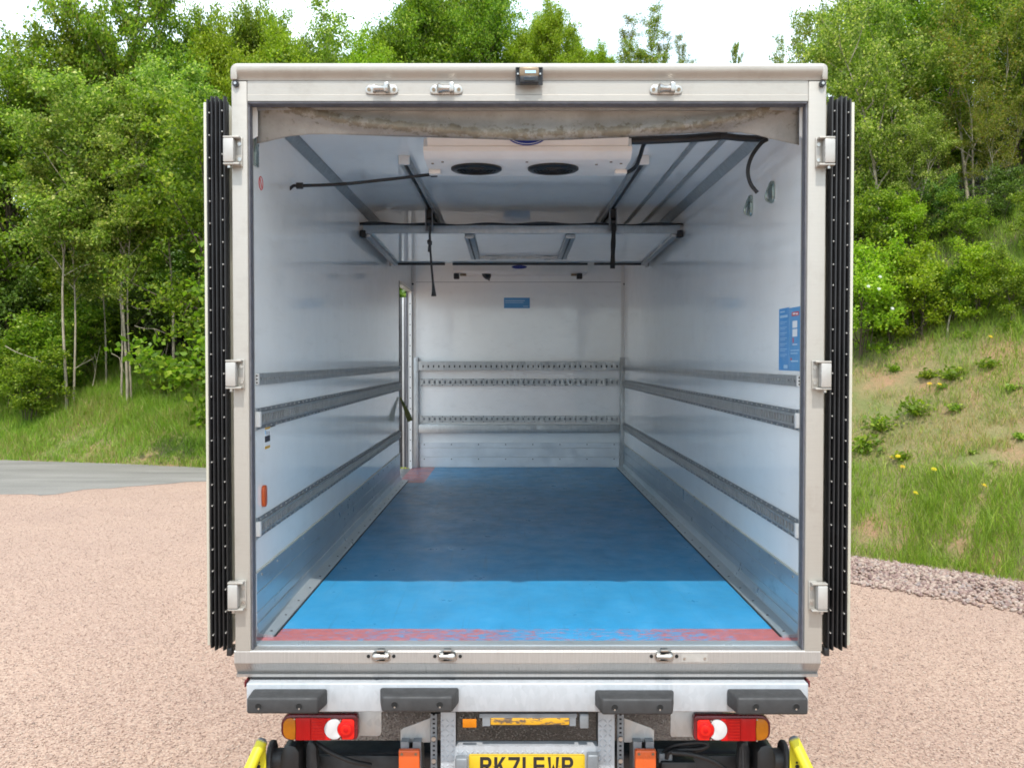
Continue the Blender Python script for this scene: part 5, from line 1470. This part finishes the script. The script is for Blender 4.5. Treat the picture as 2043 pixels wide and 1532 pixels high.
def make_tree(seed, H, base, rad, limbs, leaves, lsize, leafmat, bark, tr=.09, stems=1, wispy=0.0, upang=(25, 60), spread=.22, catkins=0, top=1.0, twigs=(4, 7), lean=0.0, topbias=.9):
    """returns (trunk mesh, crown mesh, catkin mesh or None); base = crown start height"""
    rg = np.random.default_rng(seed); rd2 = random.Random(seed)
    tm = MB(); anchors = []
    for s in range(stems):
        a0 = rd2.uniform(0, 6.28)
        off = Vector((math.cos(a0), math.sin(a0), 0)) * (0 if stems == 1 else rd2.uniform(.05, .35))
        hh = H * (1 if s == 0 else rd2.uniform(.65, .95))
        out = Vector((math.cos(a0), math.sin(a0), 0)) * (0 if stems == 1 else rd2.uniform(.06, .30) * hh) + Vector((lean * hh, 0, 0))
        n = 10
        pts = []
        wob1, wob2 = rd2.uniform(0, 6), rd2.uniform(0, 6)
        for k in range(n + 1):
            t = k / n
            pts.append(off + out * (t ** 1.3) + Vector((.035 * hh * math.sin(t * 5 + wob1) * t, .035 * hh * math.sin(t * 4 + wob2) * t, hh * t - .25 * (k == 0))))
        r0 = tr * (1 if s == 0 else rd2.uniform(.5, .8))
        tm.tube(pts, [max(.006, r0 * (1 - .93 * (k / n) ** .9)) for k in range(n + 1)], 7, cap=False)
        nl = max(3, int(limbs / stems))
        for i in range(nl):
            f = (base / hh) + (1 - base / hh) * ((i + rd2.random()) / nl) ** topbias
            f = min(.985, f)
            k = min(n - 1, int(f * n)); q = f * n - k
            p0 = pts[k].lerp(pts[k + 1], q)
            az = i * 2.399 + rd2.uniform(-.5, .5) + s
            g_ = (f - base / hh) / (1 - base / hh + 1e-6)
            prof = math.sin(math.pi * (.20 + .62 * g_)) ** .8
            Lb = rad * max(.25, prof) * rd2.uniform(.65, 1.15)
            el = R(rd2.uniform(*upang)) + .35 * g_
            d = Vector((math.cos(az) * math.cos(el), math.sin(az) * math.cos(el), math.sin(el)))
            lp = [p0]
            dd = d.copy()
            for m in range(5):
                dd = (dd + Vector((rd2.uniform(-.2, .2), rd2.uniform(-.2, .2), rd2.uniform(-.16, .14) + (.05 if wispy else -.03)))).normalized()
                lp.append(lp[-1] + dd * Lb / 5)
            rb = r0 * (1 - .85 * f) * .5 + .006
            tm.tube(lp, [max(.004, rb * (1 - .85 * m / 5)) for m in range(6)], 5, cap=False)
            for b in range(rd2.randint(*twigs)):
                m = rd2.uniform(.30, 1.0) * 5; mi = min(4, int(m)); bp = lp[mi].lerp(lp[mi + 1], m - mi)
                bd = (dd * .5 + Vector((rd2.gauss(0, .6), rd2.gauss(0, .6), rd2.gauss(.08, .45)))).normalized()
                bl_ = Lb * rd2.uniform(.20, .48)
                e1 = bp + bd * bl_ * .5; e2 = e1 + (bd + Vector((0, 0, -.25 + .5 * wispy))).normalized() * bl_ * .5
                tm.tube([bp, e1, e2], [max(.003, rb * .35), .004, .002], 4, cap=False)
                anchors.append((bp, e1, e2, 1.0))
            anchors.append((lp[3], lp[4], lp[5], .8))
        anchors.append((pts[-3], pts[-2], pts[-1], 1.2))
    W = np.array([a[3] * ((a[2] - a[0]).length + .1) for a in anchors]) * rg.uniform(.15, 1.7, len(anchors)); W /= W.sum()
    A = np.array([[tuple(a[0]), tuple(a[1]), tuple(a[2])] for a in anchors])
    ii = rg.choice(len(A), leaves, p=W)
    t = rg.uniform(.12, 1.08, leaves)[:, None]
    seg = np.where(t < .5, A[ii, 0] + (A[ii, 1] - A[ii, 0]) * (t * 2), A[ii, 1] + (A[ii, 2] - A[ii, 1]) * (t * 2 - 1))
    C = seg + rg.normal(0, 1, (leaves, 3)) * np.array([spread, spread, spread * .7]) * .8
    V, F = leaf_cloud(C, lsize, .35, .66 if not wispy else .36, rg)
    trunk = bpy.data.meshes.new('trunk'); trunk.from_pydata(tm.v, [], tm.f)
    trunk.polygons.foreach_set('use_smooth', [True] * len(trunk.polygons)); trunk.materials.append(MAT[bark])
    crown = np_mesh('crown', V, F, 4, leafmat)
    ck = None
    if catkins:
        jj = rg.choice(leaves, catkins)
        b = C[jj] - np.array([0, 0, .05]); w = .011; hC = rg.uniform(.07, .16, catkins)[:, None] * np.array([[0, 0, 1]])
        ang = rg.uniform(0, 6.28, catkins); dx = np.stack((np.cos(ang) * w, np.sin(ang) * w, 0 * ang), 1)
        Vc = np.stack((b - dx, b + dx, b + dx * .6 - hC, b - dx * .6 - hC), 1).reshape(-1, 3)
        ck = np_mesh('catkins', Vc, np.arange(4 * catkins), 4, 'catkin')
    return trunk, crown, ck
PROTO = {}
def proto(key, **k): PROTO[key] = make_tree(**k)
proto('aspen_a', seed=11, H=10, base=4.3, rad=2.3, limbs=26, leaves=15000, lsize=.105, leafmat='aspen_leaf', bark='bark_pale', tr=.060, spread=.20)
proto('aspen_b', seed=12, H=10, base=3.7, rad=2.0, limbs=24, leaves=13000, lsize=.105, leafmat='aspen_leaf', bark='bark_pale', tr=.048, spread=.18, lean=.03)
proto('broad_a', seed=21, H=10, base=1.6, rad=3.3, limbs=40, leaves=26000, lsize=.12, leafmat='broad_leaf', bark='bark_dark', tr=.16, spread=.24)
proto('broad_b', seed=22, H=10, base=1.2, rad=3.6, limbs=42, leaves=26000, lsize=.12, leafmat='broad_leaf', bark='bark_dark', tr=.17, spread=.26, stems=2)
proto('catkin', seed=23, H=10, base=1.5, rad=3.2, limbs=40, leaves=24000, lsize=.12, leafmat='broad_leaf', bark='bark_dark', tr=.15, spread=.23, catkins=2600)
proto('bright', seed=31, H=10, base=1.6, rad=3.0, limbs=36, leaves=24000, lsize=.12, leafmat='bright_leaf', bark='bark_dark', tr=.14, spread=.24)
proto('dense', seed=33, H=10, base=3.0, rad=3.2, limbs=64, leaves=38000, lsize=.125, leafmat='broad_leaf', bark='bark_dark', tr=.15, spread=.26, topbias=.5, upang=(15, 60))
proto('dense_bright', seed=34, H=10, base=3.0, rad=3.0, limbs=60, leaves=36000, lsize=.125, leafmat='bright_leaf', bark='bark_dark', tr=.14, spread=.26, topbias=.5, upang=(15, 60))
proto('wispy', seed=41, H=10, base=2.2, rad=2.6, limbs=30, leaves=15000, lsize=.13, leafmat='olive_leaf', bark='bark_pale', tr=.09, wispy=1.0, upang=(45, 72), spread=.16, stems=3)
proto('thin', seed=42, H=10, base=2.0, rad=2.5, limbs=26, leaves=8000, lsize=.12, leafmat='aspen_leaf', bark='bark_pale', tr=.08, spread=.17, upang=(35, 65), stems=2)
proto('scrub_a', seed=51, H=7, base=.8, rad=2.6, limbs=40, leaves=26000, lsize=.095, leafmat='broad_leaf', bark='bark_dark', tr=.10, stems=3, spread=.20)
proto('scrub_b', seed=52, H=7, base=.9, rad=2.4, limbs=38, leaves=22000, lsize=.10, leafmat='aspen_leaf', bark='bark_pale', tr=.09, stems=2, spread=.19)
proto('scrub_c', seed=53, H=7, base=1.0, rad=2.3, limbs=36, leaves=20000, lsize=.09, leafmat='olive_leaf', bark='bark_pale', tr=.085, stems=3, spread=.18, upang=(35, 65))
proto('shrub_a', seed=61, H=2.4, base=.15, rad=1.25, limbs=34, leaves=9000, lsize=.085, leafmat='dark_leaf', bark='bark_dark', tr=.035, stems=5, spread=.13)
proto('shrub_b', seed=62, H=2.2, base=.10, rad=1.3, limbs=34, leaves=9000, lsize=.075, leafmat='bright_leaf', bark='bark_dark', tr=.030, stems=6, spread=.13)
proto('shrub_c', seed=63, H=2.6, base=.15, rad=1.2, limbs=32, leaves=9000, lsize=.08, leafmat='broad_leaf', bark='bark_dark', tr=.035, stems=5, spread=.13)

TOPZ = {}
for k_, (tk_, cr_, ck_) in PROTO.items():
    co = np.empty(len(cr_.vertices) * 3, np.float32); cr_.vertices.foreach_get('co', co)
    TOPZ[k_] = float(np.percentile(co[2::3], 99.7))
WIDTH = {'aspen': .95, 'broad': .95, 'catkin': .95, 'bright': .95}
def plant(key, u, dep, top, label, cat='tree', group=None, rot=None, wide=1.0, name=None, lean=(0, 0)):
    """a plant at photo column u, dep metres from the camera, its top at photo row `top`"""
    x = (u - 1021.5) / FPX * dep; y = dep + CY
    z = gz(x, y)
    H = max(1.0, zz(top, y) - z)
    s = H / TOPZ[key]
    t = thing(name or ('tree' if cat == 'tree' else 'shrub'), label, cat, (x, y, z), group)
    t.rotation_euler = (lean[0], lean[1], random.uniform(0, 6.28) if rot is None else rot)
    t.scale = (s * wide, s * wide, s)
    tk, cr, ck = PROTO[key]
    for nm, me in (('trunk', tk), ('crown', cr), ('catkins', ck)):
        if me is None: continue
        o = bpy.data.objects.new(nm, me); COL.objects.link(o); o.parent = t
    return t

LW = 'woodland left of the truck'; BW = 'tree tops behind the truck'; RW = 'woodland right of the truck'
# slim pale-stemmed trees in front on the left
for u, dep, top, key, lab, rot, ln in ((133, 24.6, 150, 'aspen_a', 'slim tree with the leftmost of the pale stems', .3, 0), (146, 24.9, 190, 'aspen_b', 'slim tree with a pale stem leaning close beside the leftmost stem', 2.0, .04),
        (212, 26.2, 260, 'aspen_b', 'slim tree with a dim stem set back between the pale stems', 4.1, 0), (241, 25.0, 210, 'aspen_b', 'slim tree with the thinnest of the three clustered pale stems', 3.0, 0),
        (254, 24.7, 170, 'aspen_a', 'slim tree with the thick middle stem of the pale cluster', 1.2, 0), (262, 24.8, 220, 'aspen_b', 'slim tree with a pale stem leaning right near the door', 5.0, .05),
        (345, 25.5, 130, 'aspen_a', 'pale-leaved tree next to the open left door', 2.5, 0), (395, 26.5, 180, 'aspen_b', 'small pale-leaved tree half behind the left door', .8, 0)):
    plant(key, u, dep, top, lab, 'tree', LW, rot=rot, lean=(0, ln))
# larger trees behind them
for u, dep, top, key, lab, wd in ((15, 28.5, 95, 'broad_a', 'dense tree at the left edge of the picture', 1.0), (95, 30.0, 70, 'catkin', 'tree hung with yellowish catkins, upper left', .9), (160, 31.0, -10, 'catkin', 'tall tree hung with catkins below the top left sky', .75),
        (275, 31.0, -120, 'catkin', 'tallest tree hung with catkins, left of the truck', .72), (355, 30.5, 40, 'broad_b', 'broad green tree above the left door', .75), (60, 33.0, 150, 'broad_b', 'far tree seen through gaps at the left edge', 1.0),
        (190, 35.5, 60, 'broad_a', 'far tree filling the wood between the catkin trees', .9), (-60, 30.0, 60, 'broad_a', 'tree just beyond the left edge of the picture', 1.0), (-170, 28.0, 40, 'broad_b', 'tree well beyond the left edge of the picture', 1.0),
        (320, 36.0, 90, 'broad_a', 'far tree filling the wood behind the door', .9), (420, 33.0, 60, 'broad_a', 'far green tree left of the truck roof corner', .7)):
    plant(key, u, dep, top, lab, 'tree', LW, wide=wd)
# undergrowth on the left
for u, dep, top, key, lab in ((8, 25.2, 620, 'shrub_c', 'leafy shrub at the left edge above the grass'), (52, 24.4, 690, 'shrub_c', 'low green shrub left of the pale stems'),
                            (92, 25.6, 600, 'shrub_c', 'tall shrub just left of the pale stems'), (165, 27.2, 560, 'shrub_c', 'shrub behind the leftmost pale stems'),
                            (215, 28.2, 560, 'shrub_a', 'dark shrub filling the gap behind the middle stems'), (300, 27.6, 560, 'shrub_a', 'dark shrub behind the right-hand stems'),
                            (330, 25.2, 720, 'shrub_c', 'low green shrub right of the pale cluster'), (372, 25.6, 690, 'shrub_c', 'green shrub nearest the left door'),
                            (410, 27.0, 600, 'shrub_a', 'dark shrub against the left door edge'), (30, 28.0, 540, 'shrub_a', 'dark shrub deep in the wood at the left edge'),
                            (115, 28.8, 520, 'shrub_c', 'shrub deep in the wood behind the left stem'), (260, 29.5, 500, 'shrub_a', 'dark shrub deepest behind the pale cluster'),
                            (355, 29.5, 480, 'shrub_a', 'dark shrub deep in the wood near the door'), (455, 29.0, 520, 'shrub_a', 'dark shrub hidden behind the left door'),
                            (395, 31.0, 400, 'shrub_c', 'tall shrub far back by the left door'), (320, 32.0, 400, 'shrub_a', 'tall dark shrub far back right of the cluster'), (240, 32.0, 420, 'shrub_c', 'tall shrub far back behind the cluster'),
                            (165, 31.5, 420, 'shrub_a', 'tall dark shrub far back between the stems'), (90, 31.5, 430, 'shrub_c', 'tall shrub far back left of the stems'), (10, 31.0, 420, 'shrub_a', 'tall dark shrub far back at the left edge')):
    plant(key, u, dep, top, lab, 'shrub', 'undergrowth on the left bank', wide=1.15)
# tops above the truck roof
for u, dep, top, key, lab, wd in ((435, 32.0, 28, 'dense_bright', 'light green tree top just left of the truck corner', .62), (495, 34.0, 2, 'dense', 'dense tree top over the left roof corner', .62),
                                (575, 33.0, 42, 'dense_bright', 'light green tree top right of the left roof corner', .70), (690, 37.0, -20, 'thin', 'sparse tree top with sky between its twigs', .95),
                                (640, 36.0, 96, 'dense_bright', 'low tree top below the sparse tree', .9), (735, 35.0, 88, 'dense_bright', 'low green tree top just above the roof edge', .8),
                                (835, 38.0, -45, 'dense', 'big dark tree left of the roof centre', .80), (985, 38.5, -60, 'dense', 'big dark tree above the roof camera', .72),
                                (915, 41.0, -40, 'dense', 'far dark tree between the two big ones', .9),
                                (1110, 36.0, -8, 'dense_bright', 'bright yellow-green tree top right of the roof camera', .64), (1195, 38.0, 82, 'dense_bright', 'low bright green top beside the wispy tree', .7),
                                (1295, 37.0, -5, 'wispy', 'wispy feathery tree top with bare twigs', 1.0), (1370, 39.0, 62, 'wispy', 'low wispy top at the right of the feathery tree', .8),
                                (1235, 40.0, 45, 'wispy', 'thin wispy top left of the feathery tree', 1.0), (1300, 40.0, 75, 'wispy', 'low wispy top behind the feathery tree', 1.2), (400, 33.0, 12, 'dense', 'dense tree top between the left door and the roof corner', .6), (545, 35.5, 22, 'dense', 'dense tree top a little right of the left roof corner', .6), (765, 36.0, 62, 'dense_bright', 'light tree top left of the big dark trees', .6), (1150, 39.0, 62, 'dense_bright', 'light tree top close right of the bright tree', .55), (700, 39.0, 78, 'dense_bright', 'low light tree top behind the sparse tree', .7), (780, 37.0, 40, 'dense', 'dense tree top left of the big dark trees', .7), (1055, 37.5, 30, 'dense_bright', 'light tree top between the dark trees and the bright one', .7), (620, 34.0, 75, 'dense', 'green tree top below the sparse tree, to its left', .6), (1466, 37.0, 84, 'aspen_a', 'tiny lone sprig of leaves above the roof edge', .33)):
    plant(key, u, dep, top, lab, 'tree', BW, wide=wd)
# right bank: scrubby trees from the slope up
for u, dep, top, key, lab, wd in ((1615, 20.5, -10, 'scrub_c', 'feathery tree above the right roof corner', .62), (1545, 25.0, 60, 'thin', 'thin tree with sky behind it by the right roof corner', .5),
                                (1690, 18.5, -40, 'scrub_b', 'pale-leaved tree right beside the right door', .75), (1760, 17.0, -20, 'scrub_b', 'pale-leaved tree over the right door', .9),
                                (1850, 18.5, -90, 'scrub_a', 'dense tree at the top right', .9), (1945, 17.2, -20, 'scrub_c', 'olive-leaved tree with a leaning grey stem, upper right', .95),
                                (2020, 18.5, -90, 'scrub_a', 'dense tree at the right edge of the picture', .9), (2110, 17.0, -90, 'scrub_b', 'pale-leaved tree just beyond the right edge', .9),
                                (1800, 22.0, -140, 'scrub_a', 'tall tree behind the pale-leaved trees', .9), (1930, 22.5, -160, 'scrub_a', 'tall tree behind the leaning stem', 1.0),
                                (1720, 23.0, -60, 'scrub_a', 'tall tree far behind the right door', .7), (2050, 22.0, -160, 'scrub_a', 'tall tree far behind the right edge', 1.0),
                                (2200, 16.5, -120, 'scrub_a', 'dense tree well beyond the right edge', 1.0), (1640, 26.0, 40, 'bright', 'far light tree between roof corner and right door', .5),
                                (1820, 16.6, 190, 'scrub_b', 'small pale-leaved tree low on the bank top', .9), (1705, 20.5, 60, 'broad_a', 'broad tree filling the wood by the right door', .9), (1880, 21.0, 40, 'broad_b', 'broad tree filling the wood at the upper right', .9), (2040, 20.5, 40, 'broad_a', 'broad tree filling the wood at the right edge', .9), (1990, 16.2, 170, 'scrub_c', 'small olive-leaved tree low at the right edge', .9)):
    plant(key, u, dep, top, lab, 'tree', RW, wide=wd)
for u, dep, top, key, lab in ((1712, 14.5, 480, 'shrub_b', 'bright bramble bush beside the right door'), (1775, 14.5, 505, 'shrub_c', 'bramble bush above the dry slope'),
                            (1835, 14.3, 480, 'shrub_b', 'light green bush in the middle of the right bank top'), (1895, 14.2, 500, 'shrub_c', 'green bush above the leaning dead stick'),
                            (1960, 13.9, 480, 'shrub_b', 'light green bush near the right edge above the slope'), (2030, 13.5, 500, 'shrub_c', 'green bush at the right edge above the slope'),
                            (1740, 16.4, 350, 'shrub_c', 'tall bush behind the bramble by the door'), (1810, 16.2, 380, 'shrub_b', 'tall bush behind the middle brambles'),
                            (1880, 16.2, 360, 'shrub_a', 'dark bush in the shade under the leaning stem'), (1990, 15.8, 350, 'shrub_a', 'dark bush in the shade at the right'),
                            (2080, 14.6, 400, 'shrub_c', 'green bush just beyond the right edge'), (1690, 16.4, 380, 'shrub_c', 'green bush half behind the right door'), (1930, 15.6, 420, 'shrub_c', 'bush just left of the shade at the right'),
                            (1700, 19.0, 250, 'shrub_a', 'tall dark bush far back beside the right door'), (1765, 19.2, 230, 'shrub_c', 'tall bush far back above the brambles'), (1835, 19.0, 250, 'shrub_a', 'tall dark bush far back in the middle of the right wood'),
                            (1905, 19.2, 230, 'shrub_c', 'tall bush far back left of the leaning stem'), (1975, 18.8, 240, 'shrub_a', 'tall dark bush far back right of the leaning stem'), (2045, 18.6, 230, 'shrub_c', 'tall bush far back at the right edge'),
                            (2120, 17.6, 260, 'shrub_a', 'dark bush beyond the right edge')):
    plant(key, u, dep, top, lab, 'shrub', 'bushes on the right bank', wide=1.0)

# the wood goes on behind the truck body and beyond both edges of the picture
HK = ('scrub_a', 'scrub_b', 'broad_a', 'scrub_c', 'broad_b')
for k in range(13):
    plant(HK[k % 5], 470 + k * 92, 24.0 + (k * 3.7) % 7, 150 + (k * 37) % 60, 'tree standing behind the truck body', 'tree', 'trees hidden by the truck body', wide=.95)
for k in range(10):
    plant('shrub_a' if k % 2 else 'shrub_c', 500 + k * 118, 21.5 + (k * 2.3) % 3 - .0045 * k * 118 * .4, 430 + (k * 53) % 80, 'shrub growing behind the truck body', 'shrub', 'shrubs hidden by the truck body', wide=1.2)
for k in range(9):
    plant(HK[(k * 2) % 5], -260 - k * 130, 26.0 + (k * 2.9) % 6, 10 + (k * 41) % 80, 'tree of the wood out of view to the left', 'tree', 'trees out of view to the left', wide=1.0)
for k in range(6):
    plant(HK[k % 4], 2290 + k * 150, 15.5 - k * .8 + (k % 2) * 2.5, -40 + (k * 41) % 60, 'tree of the wood out of view to the right', 'tree', 'trees out of view to the right', wide=1.0)

# ------------------------------------------------------------------ small plants on the right slope
def slope_at(u, v):
    """where the ray through a photo pixel meets the bank"""
    dx, dy, dz = ray(u, v)
    t = 8.0
    while t < 40:
        x, y, z = dx * t, CY + dy * t, CZ + dz * t
        if gz(x, y) >= z: return x, y, gz(x, y)
        t += .04
    return dx * 14, CY + dy * 14, 0
def weed_mesh(seed, n, h, ls):
    rg = np.random.default_rng(seed)
    C = np.stack((rg.normal(0, h * .45, n), rg.normal(0, h * .45, n), rg.uniform(.1, 1, n) * h * rg.uniform(.5, 1, n)), 1)
    V, F = leaf_cloud(C, ls, .9, .6, rg)
    sm = MB()
    for k in range(0, n, 3):
        sm.tube([(0, 0, -.02), tuple(C[k] * np.array([.5, .5, .6])), tuple(C[k])], [.004, .003, .002], 4, cap=False)
    st = bpy.data.meshes.new('stems'); st.from_pydata(sm.v, [], sm.f); st.materials.append(MAT['broad_leaf'])
    return st, np_mesh('leaves', V, F, 4, 'broad_leaf' if seed != 6 else 'aspen_leaf')
WD = [weed_mesh(5, 130, .18, .055), weed_mesh(6, 110, .13, .06), weed_mesh(7, 160, .22, .05)]
for k, (u, v, lab) in enumerate(((1855, 757, 'leafy weed left of the middle of the slope'), (1880, 776, 'leafy weed right above the twin yellow flowers'), (1925, 675, 'broad weed near the foot of the dead stick'),
                                 (2010, 660, 'weed high on the slope at the right'), (2036, 880, 'dark leafy weed at the right edge of the picture'), (1830, 835, 'small weed on the dry middle of the slope'),
                                 (1800, 920, 'small weed among the yellow flowers'), (1940, 905, 'pale weed low on the dry slope'), (1985, 930, 'thistle-like weed low on the right slope'), (1810, 662, 'weed below the bramble bushes'),
                                 (2020, 780, 'weed halfway up at the right edge'), (1745, 668, 'weed high on the slope beside the door'), (1782, 745, 'low weed left of the twin flowers'), (1905, 820, 'weed in the bare patch right of mid slope'), (1760, 860, 'small weed on bare soil near the door'), (1975, 735, 'spreading weed right of mid slope'), (1880, 640, 'weed in the long grass by the dead stick'), (1720, 905, 'weed tuft next to the door low down'), (1900, 760, 'weed right of the twin flowers'))):
    x, y, z = slope_at(u, v)
    t = thing('weed', lab, 'weed', (x, y, z), 'weeds on the right slope')
    t.rotation_euler = (0, 0, k * 1.3); s = random.uniform(.45, 1.25); t.scale = (s * random.uniform(.8, 1.3), s, s * random.uniform(.6, 1.1))
    for nm, me in (('stems', WD[k % 3][0]), ('leaves', WD[k % 3][1])):
        o = bpy.data.objects.new(nm, me); COL.objects.link(o); o.parent = t
def flower_mesh(mat, r):
    m = MB(); pts = []
    for k in range(14):
        a = 2 * math.pi * k / 14
        c, s = math.cos(a), math.sin(a); c2, s2 = math.cos(a + .2), math.sin(a + .2)
        m.add([(0, 0, .16), (c * r, s * r, .172), (c2 * r, s2 * r, .172)], [(0, 1, 2)])
        m.add([(0, 0, .165), (c * r * .6, s * r * .6, .185), (c2 * r * .6, s2 * r * .6, .185)], [(0, 1, 2)])
    me = bpy.data.meshes.new('flower_head'); me.from_pydata(m.v, [], m.f); me.materials.append(MAT[mat])
    s = MB(); s.tube([(0, 0, -.02), (.01, .005, .08), (0, 0, .163)], .003, 4, cap=False)
    st = bpy.data.meshes.new('stem'); st.from_pydata(s.v, [], s.f); st.materials.append(MAT['broad_leaf'])
    return st, me
FY, FWt = flower_mesh('petal_yellow', .034), flower_mesh('petal_white', .045)
for u, v, fm, lab in ((1765, 930, FY, 'yellow flower, left of the pair low on the slope'), (1791, 926, FY, 'yellow flower, right of the pair low on the slope'), (1796, 950, FY, 'yellow flower just below the low pair'),
                      (1853, 783, FY, 'left one of the twin yellow flowers in mid slope'), (1864, 783, FY, 'right one of the twin yellow flowers in mid slope'), (1965, 691, FY, 'lone yellow flower high on the slope'),
                      (1815, 1000, FY, 'yellow flower above the lush grass at the foot'), (1857, 955, FY, 'yellow flower on a tuft right of the low pair'), (1949, 985, FY, 'faint yellow flower low on the right'),
                      (1750, 536, FWt, 'topmost white flower in the bramble by the door'), (1727, 555, FWt, 'leftmost white flower in the bramble by the door'), (1748, 560, FWt, 'white flower just right of the leftmost one'),
                      (1775, 599, FWt, 'lowest white flower in the bramble by the door')):
    if fm is FY: x, y, z = slope_at(u, v + 8)
    else:
        d_ = 13.6; x = (u - 1021.5) / FPX * d_; y = d_ + CY; z = zz(v, y) - .17
    t = thing('flower', lab, 'flower', (x, y, z), 'yellow flowers on the slope' if fm is FY else 'white bramble flowers')
    t.scale = (.55, .55, .55) if fm is FWt else (1, 1, 1)
    t.rotation_euler = (.45, random.uniform(-.3, .3), random.uniform(0, .5))
    if fm is FWt: t.rotation_euler = (1.0, 0, 0)
    for nm, me in (('stem', fm[0]), ('flower_head', fm[1])):
        o = bpy.data.objects.new(nm, me); COL.objects.link(o); o.parent = t
# dead stick leaning in the grass, right; broken branches under the left trees
def stick(name, pts, r, label, group=None):
    m = MB(); m.tube(spline(pts, 4), [r * (1 - .6 * k / (4 * (len(pts) - 1))) for k in range(4 * (len(pts) - 1) + 1)], 6)
    tag(m.build(name, 'bark_pale', None, smooth=True), label, 'branch', group)
x, y, z = slope_at(1890, 676)
stick('dead_branch', [(x, y, z - .05), (x + .06, y + .1, z + .22), (x + .16, y + .15, z + .5), (x + .20, y + .15, z + .56)], .018, 'dead bare stick leaning in the grass of the right slope')
for k, (u0, v0, u1, v1, dep, lab) in enumerate(((268, 650, 330, 665, 24.4, 'dead branch reaching right from the pale cluster'), (308, 745, 335, 685, 24.2, 'dead stick leaning right of the pale cluster'), (10, 690, 82, 722, 24.2, 'arching dead branch at the left edge'),
                                                (150, 735, 190, 705, 24.4, 'dead twig crossing between the stems'), (262, 610, 300, 622, 24.4, 'upper dead twig right of the cluster'), (222, 705, 250, 745, 24.5, 'dead twig slanting down to the cluster'),
                                                (265, 715, 300, 735, 24.3, 'low dead twig right of the cluster'), (185, 770, 200, 690, 24.6, 'thin dead sapling between the stems'))):
    Yd = dep + CY
    a_, b_ = Vector(p3(u0, v0, Yd)), Vector(p3(u1, v1, Yd - .3))
    q1 = a_.lerp(b_, .3) + Vector((random.uniform(-.08, .08), .1, random.uniform(-.04, .12))); q2 = a_.lerp(b_, .65) + Vector((random.uniform(-.1, .1), .1, random.uniform(-.10, .10)))
    m = MB(); r_ = .012 if k < 3 else .009
    m.tube(spline([a_, q1, q2, b_], 3), [r_ * (1 - .07 * j) for j in range(10)], 6)
    m.tube([q1, q1.lerp(b_, .3) + Vector((random.uniform(-.1, .1), 0, random.uniform(.08, .25)))], [r_ * .6, .002], 5)
    m.tube([q2, q2.lerp(b_, .4) + Vector((random.uniform(-.1, .1), 0, random.uniform(-.2, .15)))], [r_ * .5, .002], 5)
    tag(m.build('dead_branch', 'bark_pale', None, smooth=True), lab, 'branch', 'dead branches under the left trees')
